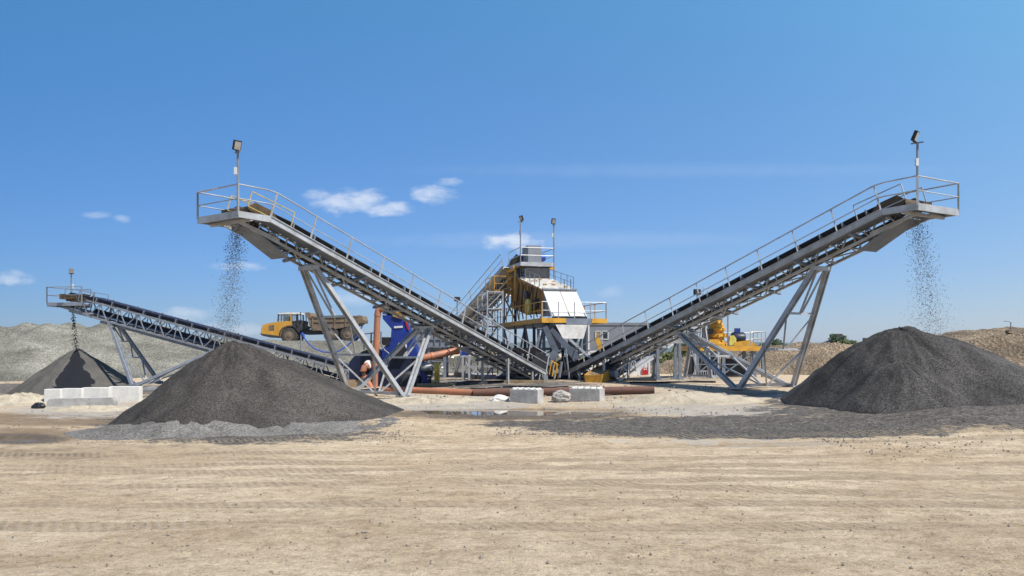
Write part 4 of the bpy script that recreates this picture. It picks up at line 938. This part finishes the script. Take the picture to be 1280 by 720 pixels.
Y = 51.2; fc = thing('foundation_block','dark topped foundation slab under the small conveyor leg', 'foundation', (X_(186,Y),Y+.5,G(X_(186,Y),Y)))
zt = P(0,485,Y).z; MB().box((X_(186,Y)+.4,Y+.7,zt-.07),(2.0,1.5,.14)).build('cap','galv',fc); MB().box((X_(186,Y)+.5,Y+.8,(zt-1.1)/2-.1),(1.5,1.2,zt+1.0)).build('block','dark',fc)

# ------------------------------------------------------------------ site office: two stacked cabins
Y = 72.
def cabin(px0, px1, ytop, ybot, m, label):
    xa, xb = X_(px0,Y), X_(px1,Y); zt, zb = P(0,ytop,Y).z, P(0,ybot,Y).z
    o = thing('office_cabin', label, 'cabin', ((xa+xb)/2,Y+1.2,zb))
    MB().box(((xa+xb)/2,Y+1.25,(zt+zb)/2),(xb-xa,2.5,zt-zb)).build('wall', m, o)
    f = MB(); 
    for x in (xa,xb): f.box((x,Y-.02,(zt+zb)/2),(.16,.10,zt-zb+.06))
    f.box(((xa+xb)/2,Y-.02,zt-.06),(xb-xa,.09,.16)); f.box(((xa+xb)/2,Y-.02,zb+.06),(xb-xa,.09,.16)); f.build('corner_frame', m, o)
    MB().box(((xa+xb)/2,Y+1.25,zt+.05),(xb-xa+.1,2.6,.08)).build('roof', 'hull', o)
    return o, xa, xb, zt, zb
o, xa, xb, zt, zb = cabin(735.5,811,404.5,438,'hull','grey upper office cabin with two windows behind the right tall conveyor')
MB().box((xa+.02,Y-.09,(zt+zb)/2),(.14,.05,zt-zb-.1)).build('downpipe','hullw',o)
for a_, b_, mm in ((744.5,751,'tan'),(753,760,'wglass')):
    x0_, x1_ = X_(a_,Y), X_(b_,Y); z0_, z1_ = P(0,424,Y).z, P(0,414,Y).z
    w_ = MB(); 
    for p,q_ in (((x0_,z0_),(x1_,z0_)),((x0_,z1_),(x1_,z1_)),((x0_,z0_),(x0_,z1_)),((x1_,z0_),(x1_,z1_))): w_.beam((p[0],Y-.03,p[1]),(q_[0],Y-.03,q_[1]),.07,.07)
    wo_ = w_.build('window','hullw',o); MB().box(((x0_+x1_)/2,Y-.015,(z0_+z1_)/2),(x1_-x0_,.02,z1_-z0_)).build('pane',mm,wo_)
o, xa, xb, zt, zb = cabin(736,811.5,438.6,471,'hullw','pale lower office cabin with a red fire box behind the narrow conveyor')
s_ = MB().box((X_(806,Y),Y-.10,P(0,464,Y).z),(.46,.10,.62)).build('fire_sign','red',o)
MB().box((X_(805,Y),Y-.155,P(0,461.5,Y).z),(.12,.01,.14)).box((X_(807.4,Y),Y-.155,P(0,461.5,Y).z),(.10,.01,.14)).build('sign_symbol','hullw',s_)

# ------------------------------------------------------------------ articulated dump truck on the bank
Y = 86.; A_ = lambda x,y,dy=0: P(310+x/8, 370+y/8, Y)+V((0,dy,0))
zt_ = 0
tr = thing('dump_truck', 'muddy yellow articulated dump truck parked on top of the gravel bank', 'dump truck', (X_(392,Y),Y+1.5,P(0,430,Y).z))
MB().prism([A_(128,372),A_(134,310),A_(142,294),A_(165,281),A_(290,258),A_(428,250),A_(440,305),A_(395,309),A_(360,325),A_(335,355),A_(322,412),A_(230,410),A_(150,393)],(0,2.9,0)).build('hood','tyel',tr)
MB().prism([A_(126,370,-.03),A_(150,378,-.03),A_(322,400,-.03),A_(322,416,-.03),A_(225,416,-.03),A_(146,398,-.03),A_(124,382,-.03)],(0,2.96,0)).build('bumper','dark',tr)
MB().prism([A_(208,295,-.02),A_(262,289,-.02),A_(262,345,-.02),A_(208,345,-.02)],(0,.04,0)).build('grille','mud',tr)
MB().prism([A_(138,300,-.01),A_(150,300,-.01),A_(150,320,-.01),A_(138,320,-.01)],(0,.1,0)).build('headlight','lens',tr)
cab = MB().prism([A_(428,252,.25),A_(440,305,.25),A_(490,345,.25),A_(530,345,.25),A_(545,250,.25),A_(520,240,.25)],(0,2.3,0)).build('cab','dark',tr)
MB().prism([A_(292,182,.1),A_(300,172,.1),A_(380,164,.1),A_(485,162,.1),A_(520,170,.1),A_(520,182,.1)],(0,2.5,0)).build('cab_roof','concw',cab)
pl = MB()
for dy in (.15,2.4):
    pl.beam(A_(300,180,dy),A_(296,256,dy),.12,.12).beam(A_(335,180,dy),A_(332,254,dy),.06,.06).beam(A_(428,176,dy),A_(430,256,dy),.20,.12).beam(A_(492,176,dy),A_(500,300,dy),.12,.12).beam(A_(520,176,dy),A_(528,250,dy),.08,.08)
pl.build('cab_pillar','dark',cab)
MB().beam(A_(428,176,.08),A_(430,300,.08),.14,.08).build('door_post','tyel',cab)
MB().plate(A_(302,182,.2),A_(300,254,.2),A_(426,252,.2),A_(424,180,.2),.02).plate(A_(432,182,.2),A_(434,254,.2),A_(494,250,.2),A_(490,180,.2),.02).build('window','glass',cab)
MB().box(A_(370,236,1.2),(.6,.6,.8)).build('seat','dark',cab)
ld = MB().beam(A_(450,258,-.05),A_(490,345,-.05),.05,.05).beam(A_(480,250,-.05),A_(515,345,-.05),.05,.05)
for i in range(4): t=i/3; ld.beam(A_(450,258,-.05).lerp(A_(490,345,-.05),t),A_(480,250,-.05).lerp(A_(515,345,-.05),t),.04,.04)
ld.build('ladder','dark',tr)
MB().beam(A_(524,160,.1),A_(524,240,.1),.07).build('exhaust','dark',tr)
def wheel(px, py, r, y0, label=None):
    c = V((X_(px,Y),y0,P(0,py,Y).z)); w_ = .62; ax = V((0,1,0))
    wh = MB().lathe(c,[(r*.56,0),(r*.9,.0),(r,.10),(r,w_-.10),(r*.9,w_),(r*.56,w_)],32,ax)
    for k in range(24):
        t = 2*math.pi*k/24; wh.box((c.x+math.cos(t)*r*.985,c.y+w_/2,c.z+math.sin(t)*r*.985),(.10,w_*.9,.10),0)
    o = wh.build('wheel','tyre',tr,True)
    MB().lathe(c+V((0,.02,0)),[(0,-.10),(r*.18,-.10),(r*.22,-.05),(r*.36,-.05),(r*.42,-.03),(r*.50,-.05),(r*.57,-.05),(r*.57,.3),(0,.3)],24,ax).build('rim','mud',o,True)
for y0 in (86.0,88.3): wheel(361.3,419.6,.90,y0)
for y0 in (86.0,88.3): wheel(413.5,417.8,.80,y0); wheel(434.3,417.8,.80,y0)
MB().prism([A_(320,412,-.04),A_(330,355,-.04),A_(358,322,-.04),A_(395,305,-.04),A_(440,304,-.04),A_(478,322,-.04),A_(500,362,-.04),A_(512,362,-.04),A_(488,314,-.04),A_(445,294,-.04),A_(392,295,-.04),A_(348,315,-.04),A_(318,350,-.04),A_(308,412,-.04)],(0,.9,0)).build('fender','dark',tr)
MB().prism([A_(566,176),A_(574,164),A_(612,164),A_(628,204),A_(850,200),A_(1090,198),A_(1098,192),A_(1138,196),A_(1152,240),A_(1145,270),A_(1120,268),A_(1092,292),A_(905,325),A_(740,345),A_(640,345),A_(612,290),A_(604,240)],(0,3.1,0)).build('dump_body','mud',tr)
rb = MB()
for x in (650,760,870,980,1075): rb.beam(A_(x,205,-.05),A_(x-6,325-max(0,x-900)*.22,-.05),.14,.10)
rb.beam(A_(625,212,-.05),A_(1095,205,-.05),.10,.16); rb.beam(A_(640,262,-.05),A_(1100,255,-.05),.06,.08); rb.build('body_rib','mud',tr)
MB().prism([A_(500,345,.7),A_(640,330,.7),A_(1060,330,.7),A_(1060,372,.7),A_(560,385,.7),A_(500,370,.7)],(0,1.6,0)).build('chassis','dark',tr)
MB().tube(A_(585,340,.5),A_(660,255,.5),.11,8).tube(A_(535,355,1.),A_(585,300,1.),.08,8).path([A_(540,290,.6),A_(560,275,.6),A_(580,300,.6),A_(572,335,.6)],.05,6).build('hoist_cylinder','dark',tr)

# blue hose hanging over the bank
Y = 66.; hs = lambda x,y,yy=Y: P(300+x/4.5,340+y/4.5,yy)
o = thing('water_hose', 'blue water hose sagging from a post in front of the gravel bank', 'hose', (hs(345,500).x,Y,G(hs(345,500).x,Y)))
MB().path([hs(345,352),hs(362,372),hs(385,402),hs(420,432),hs(470,450),hs(520,452),hs(560,443),hs(600,418),hs(650,372),hs(690,300)],.06,8).build('hose_run','hose',o,True)
MB().path([hs(345,352),hs(350,345),hs(356,352),hs(360,366)],.10,8).build('hose_coupling','hose',o,True)
MB().tube(V((hs(343,352).x,Y,G(hs(343,352).x,Y)-.1)),hs(343,352),.07,8).build('hose_post','galvd',o)

# distant lamp post and stacking machines, trees
o = thing('street_lamp','thin grey lamp post on the crest of the right earth bank','lamp post',(X_(1262,66),66,CZ+(HY-413)*66/F0-.6))
zz = CZ+(HY-414)*66/F0; x = X_(1263.5,66)
MB().tube((x,66,zz-1.0),(x,66,zz+.75),.04,6).build('pole','galvd',o); MB().path([(x,66,zz+.72),(x-.15,66,zz+.82),(x-.42,66,zz+.84)],.03,6).box((x-.45,66,zz+.83),(.2,.1,.06)).build('lamp_arm','galvd',o)
rock('boulder',(X_(1262,65.5),65.5,zz-.1),.28,'dark dirt lump at the lamp post foot on the right bank','earth',seed=3.3)
def far_stacker(px, Y, s, label):
    yy = Y; z0 = CZ+(HY-434)*Y/F0; x = X_(px,Y); h = lambda dx,dz: V((x+dx*s,yy,z0+dz*s))
    o = thing('distant_conveyor', label, 'conveyor', tuple(h(0,0)-UP*2), 'small machines on the horizon')
    MB().beam(h(-3.4,.1),h(1.6,2.2),.9*s,.35*s).build('boom','dark',o); MB().box(h(1.0,2.2),(1.4*s,1.2*s,.9*s)).build('head_box','dark',o)
    for dx in (.4,2.0): MB().beam(h(dx,-1.5),h(dx,2.0),.25*s,.25*s).build('leg','dark',o)
    MB().beam(h(2.0,.2),h(4.2,1.0),.5*s,.2*s).build('side_boom','dark',o)
far_stacker(1041,180,1.15,'distant dark stacking machine with slanted boom behind the brown earth mound')
far_stacker(1078,260,1.15,'small distant dark machine left of the right pile crest')
far_stacker(1203,170,.85,'distant dark machine between the right pile and the right bank')

def bush(name, label, c, rx, rz, n, m, leaf=.22, cat='bush', trunk=True, group=None):
    c = V(c); root = thing(name, label, cat, tuple(c), group); rnd = random.Random(int(c.x*100)&0xffff); mb = MB()
    lobes = [(V((rnd.uniform(-.75,.75)*rx, rnd.uniform(-.5,.5)*rx, rnd.uniform(.35,.85)*rz)), rnd.uniform(.3,.5)) for _ in range(9)]
    for i in range(n):
        l, r = rnd.choice(lobes); d = V((rnd.gauss(0,1),rnd.gauss(0,1),rnd.gauss(0,1))).normalized()*(rnd.random()**.4)
        p = c+l+V((d.x*r*rx,d.y*r*rx,d.z*r*rz*.8)); a_ = V((rnd.gauss(0,1),rnd.gauss(0,1),rnd.gauss(0,1))).normalized(); b2 = a_.orthogonal().normalized()*leaf*rnd.uniform(.6,1.3); a_ = a_*leaf*rnd.uniform(.6,1.3)
        mb.add([p-a_,p-b2,p+a_,p+b2],[(0,1,2,3)])
    mb.build('crown',m,root)
    if trunk:
        t = MB()
        for k in range(4): t.path([c-UP*.3,c+V((rnd.uniform(-.3,.3)*rx,0,rz*.3)),c+V((rnd.uniform(-.6,.6)*rx,rnd.uniform(-.2,.2)*rx,rz*.75))],.10,6,.02)
        t.build('trunk','bark',root)
def gy0(px, py, Y): return (X_(px,Y), Y, P(0,py,Y).z)
bush('bush','dark green bush behind the brown earth mound beside the right trestle',gy0(973,449,96),2.6,2.3,1500,'leaf')
bush('bush','low olive bush on top of the brown earth mound',gy0(1062,433,86),1.1,.6,500,'leafp',.14,trunk=False)
bush('bush','green bush seen between the right hopper legs and the crusher',gy0(857,450,98),2.2,1.9,900,'leafp')
bush('tree','dark tree silhouette beside the distant stacking machine',gy0(1046,434,175),2.3,2.6,500,'leaf',.3,'tree')
bush('bush','olive bush growing left of the crusher frame',gy0(838,456,94),2.4,1.6,900,'leafp')
rnd = random.Random(5)
fm = MB()
for i in range(9000):     # far wood: one mass below the horizon
    y = rnd.uniform(330,620); x = rnd.uniform(-.75,.75)*y; z = base(x,y); t = rnd.random(); cl = .75+.5*fbm(x,y,.03,3)
    p = V((x,y,z+t*7.0*max(.3,cl))); r = rnd.uniform(1.2,2.6)
    a_ = V((rnd.gauss(0,1),rnd.gauss(0,1),rnd.gauss(0,1))).normalized(); b2 = a_.orthogonal().normalized()*r; a_ = a_*r
    fm.add([p-a_,p-b2,p+a_,p+b2],[(0,1,2,3)])
tag(fm.build('far_wood','leaf',loc=(0,450,-9)),'far dark green wood beyond the quarry','wood',kind='stuff')

# hoses, timbers and cable on the pad
for pts, lb in (([(-6.2,47.5),(-4.5,46.8),(-2.8,47.6),(-1.2,46.9),(.4,47.3)],'black hose snaking over the pad left of the screening tower'),([(6.6,44.2),(8.2,43.6),(9.8,44.4),(11.6,43.7)],'black hose lying on the pad right of the yellow tail box'),([(-2.2,41.8),(-.4,42.3),(1.6,41.7),(3.3,42.2)],'black cable lying behind the two concrete blocks')):
    q = []
    for (xa_,ya_),(xb_,yb_) in zip(pts[:-1],pts[1:]):
        for i in range(6): t = i/6; t2 = t*t*(3-2*t); x,y = xa_+(xb_-xa_)*t, ya_+(yb_-ya_)*t2; q.append(V((x,y,G(x,y)+.06)))
    tag(MB().path(q,.06,6).build('rubber_hose','black',None,True,loc=tuple(q[0])),lb,'hose')
rnd = random.Random(77)
for i,(px_,Y_,lb) in enumerate(((590,45,'weathered timber beam lying on the pad below the left tall conveyor'),(655,46,'short timber beam under the tail of the left tall conveyor'),(800,47.5,'timber beam on the sand below the grey transfer hopper'),(545,44,'timber offcut lying beside the pale yellow cabinet'))):
    x = X_(px_,Y_); a_ = rnd.uniform(-.4,.4); l = rnd.uniform(.7,1.3)
    tag(MB().beam((x-l*math.cos(a_),Y_-l*math.sin(a_),G(x,Y_)+.09),(x+l*math.cos(a_),Y_+l*math.sin(a_),G(x,Y_)+.09),.18,.16).build('timber_beam','tan' if i%2 else 'dark',loc=(x,Y_,G(x,Y_))),lb,'timber')
# loose stones strewn over the yard and around the heap feet
sm = MB(); rnd = random.Random(21)
def strew(px0,px1,py0,py1,n,s0,s1):
    for i in range(n):
        px, py = rnd.uniform(px0,px1), rnd.uniform(py0,py1); Y = 25.
        for _ in range(4): Y = (CZ-G(X_(px,Y),Y))*F0/(py-HY)
        x = X_(px,Y); r = s0*(s1/s0)**(rnd.random()**2); z = G(x,Y)+r*.3
        q = [V((rnd.uniform(.6,1.2)*r*a,rnd.uniform(.6,1.2)*r*b2,rnd.uniform(.5,.9)*r*c)) for a,b2,c in ((1,0,0),(-1,0,0),(0,1,0),(0,-1,0),(0,0,1),(0,0,-1))]
        sm.add([V((x,Y,z))+k for k in q],[(0,2,4),(2,1,4),(1,3,4),(3,0,4),(2,0,5),(1,2,5),(3,1,5),(0,3,5)])
strew(60,520,528,556,1800,.010,.035); strew(-20,1300,545,720,1500,.008,.035); strew(430,860,492,530,500,.012,.06); strew(0,180,505,535,300,.012,.06); strew(480,900,466,492,700,.02,.10)
tag(sm.build('loose_stones','pebble',loc=(0,26,-1)),'loose pebbles strewn over the sandy yard','loose stones',kind='stuff')
sm = MB(); strew(620,1300,508,548,3500,.012,.045); strew(120,500,520,552,1500,.010,.035)
tag(sm.build('loose_chippings','stone',loc=(0,26,-1)),'dark chippings scattered along the edges of the gravel','loose stones',kind='stuff')
SKY_STR, SUN_STR, SKY_DUST, SKY_TINT, EXPO, HAZE = .11, 5.0, .0, (.52,.64,.78), .42, .00013
# ------------------------------------------------------------------ sky, sun, camera
SUN_EL, SUN_D = math.radians(54), V((.80,-.60,0)).normalized()
w = bpy.data.worlds.new('World'); sc.world = w; w.use_nodes = True; nt = w.node_tree; N = nt.nodes; L = nt.links
bg = N['Background']; sky = N.new('ShaderNodeTexSky'); sky.sky_type = 'NISHITA'; sky.sun_disc = False
sky.sun_elevation = SUN_EL; sky.sun_rotation = math.atan2(SUN_D.x, SUN_D.y); sky.air_density = 1.0; sky.dust_density = SKY_DUST; sky.ozone_density = 2.2
tc = N.new('ShaderNodeTexCoord'); sx = N.new('ShaderNodeSeparateXYZ'); L.new(tc.outputs['Generated'], sx.inputs[0])
def mth(op, a, b=None, c=None, clamp=False):
    k = N.new('ShaderNodeMath'); k.operation = op; k.use_clamp = clamp
    for i, s in enumerate((a, b, c)):
        if s is None: continue
        if isinstance(s, (int, float)): k.inputs[i].default_value = s
        else: L.new(s, k.inputs[i])
    return k.outputs[0]
yy = mth('MAXIMUM', sx.outputs['Y'], .05)
az = mth('DIVIDE', sx.outputs['X'], yy); el = mth('DIVIDE', sx.outputs['Z'], yy)
cv = N.new('ShaderNodeCombineXYZ'); L.new(az, cv.inputs[0]); L.new(mth('MULTIPLY', el, 2.2), cv.inputs[1])
nz = N.new('ShaderNodeTexNoise'); nz.inputs['Scale'].default_value = 30; nz.inputs['Detail'].default_value = 9; nz.inputs['Roughness'].default_value = .62; L.new(cv.outputs[0], nz.inputs['Vector'])
nf = mth('SUBTRACT', nz.outputs['Fac'], .5)
CL = [(440,252,44,13,.85),(484,261,28,8,.9),(398,243,18,6,.6),(544,244,24,10,.8),(561,227,15,5,.55),(640,303,34,10,1.0),(18,348,22,8,.7),(121,269,14,4,.42),(152,274,9,4,.42),(236,392,30,7,.6),(300,333,28,5,.55),(268,407,14,5,.5),(312,412,24,7,.6),(448,372,30,10,.45),(990,338,30,6,.3),(765,365,14,6,.25),(700,300,220,9,.16),(860,213,300,8,.10)]
tot = None
for px, py, rx, ry, s in CL:
    u0, v0 = (px-640)/F0, (HY-py)/F0
    a = mth('DIVIDE', mth('SUBTRACT', az, u0), rx*1.25/F0); b = mth('DIVIDE', mth('SUBTRACT', el, v0), ry*1.35/F0)
    q = mth('SUBTRACT', 1., mth('ADD', mth('MULTIPLY', a, a), mth('MULTIPLY', b, b)))
    q = mth('ADD', q, mth('MULTIPLY', nf, 3.6 if s > .2 else 1.5)); 
    r = N.new('ShaderNodeMapRange'); r.interpolation_type = 'SMOOTHSTEP'; r.inputs['From Min'].default_value = -.25; r.inputs['From Max'].default_value = 1.6; r.inputs['To Max'].default_value = s; L.new(q, r.inputs['Value'])
    tot = r.outputs['Result'] if tot is None else mth('MAXIMUM', tot, r.outputs['Result'])
tot = mth('MULTIPLY', tot, mth('GREATER_THAN', sx.outputs['Y'], .2))
FIT = [[-1.049,-.792,-.305],[.679,.423,.234],[.896,1.727,1.014],[-.174,-.19,-.231]]     # clear-air tint of this day's sky: deeper away from the sun and higher up
azc = mth('MINIMUM', mth('MAXIMUM', az, -.9), .9); elc = mth('MINIMUM', mth('MAXIMUM', el, 0.), .47)
tint = N.new('ShaderNodeCombineXYZ')
for i in range(3):
    e_ = mth('ADD', mth('ADD', FIT[0][i], mth('MULTIPLY', azc, FIT[1][i])), mth('ADD', mth('MULTIPLY', elc, FIT[2][i]), mth('MULTIPLY', mth('MULTIPLY', azc, azc), FIT[3][i])))
    L.new(mth('EXPONENT', e_), tint.inputs[i])
fr = N.new('ShaderNodeMapRange'); fr.interpolation_type = 'SMOOTHSTEP'; fr.inputs['From Min'].default_value = .0; fr.inputs['From Max'].default_value = .45; L.new(sx.outputs['Y'], fr.inputs['Value'])
tm = N.new('ShaderNodeMix'); tm.data_type = 'RGBA'; L.new(fr.outputs['Result'], tm.inputs['Factor']); tm.inputs['A'].default_value = (*SKY_TINT, 1); L.new(tint.outputs[0], tm.inputs['B'])
gain = N.new('ShaderNodeMix'); gain.data_type = 'RGBA'; gain.blend_type = 'MULTIPLY'; gain.inputs['Factor'].default_value = 1; L.new(sky.outputs[0], gain.inputs['A']); L.new(tm.outputs['Result'], gain.inputs['B'])
mx = N.new('ShaderNodeMix'); mx.data_type = 'RGBA'; L.new(mth('MULTIPLY', tot, .75), mx.inputs['Factor']); L.new(gain.outputs['Result'], mx.inputs['A']); mx.inputs['B'].default_value = (6.2,6.5,7.0,1)
L.new(mx.outputs['Result'], bg.inputs['Color']); bg.inputs['Strength'].default_value = SKY_STR
sl = bpy.data.lights.new('sun', 'SUN'); sl.energy = SUN_STR; sl.angle = math.radians(.53); sl.color = (1.,.95,.87)
hm = bpy.data.materials.new('thin_air'); hm.use_nodes = True; hn = hm.node_tree; hn.nodes.remove(hn.nodes['Principled BSDF'])
pv = hn.nodes.new('ShaderNodeVolumePrincipled'); pv.inputs['Color'].default_value = (.78,.86,.95,1); pv.inputs['Density'].default_value = HAZE; pv.inputs['Anisotropy'].default_value = .2
hn.links.new(pv.outputs[0], hn.nodes['Material Output'].inputs['Volume'])
if HAZE > 0: tag(MB().box((0,4000,35),(14000,10000,120)).build('haze', hm, loc=(0,4000,35)), 'thin pale air over the yard and the far hills', 'haze', kind='stuff')
so = bpy.data.objects.new('sun', sl); col.objects.link(so); d = V((SUN_D.x*math.cos(SUN_EL), SUN_D.y*math.cos(SUN_EL), math.sin(SUN_EL)))
so.rotation_euler = d.to_track_quat('Z', 'Y').to_euler(); so.location = (20,-20,40)
cam = bpy.data.cameras.new('camera'); co = bpy.data.objects.new('camera', cam); col.objects.link(co); sc.camera = co
co.location = (0,0,CZ); co.rotation_euler = (math.radians(90),0,0); cam.sensor_width = 36; cam.lens = F0/1280*36; cam.shift_y = (HY-360)/1280; cam.clip_end = 20000; cam.clip_start = .1
sc.view_settings.view_transform = 'Standard'; sc.view_settings.look = 'None'; sc.view_settings.gamma = 1; sc.view_settings.exposure = EXPO
sc.cycles.use_denoising = True; sc.cycles.max_bounces = 6
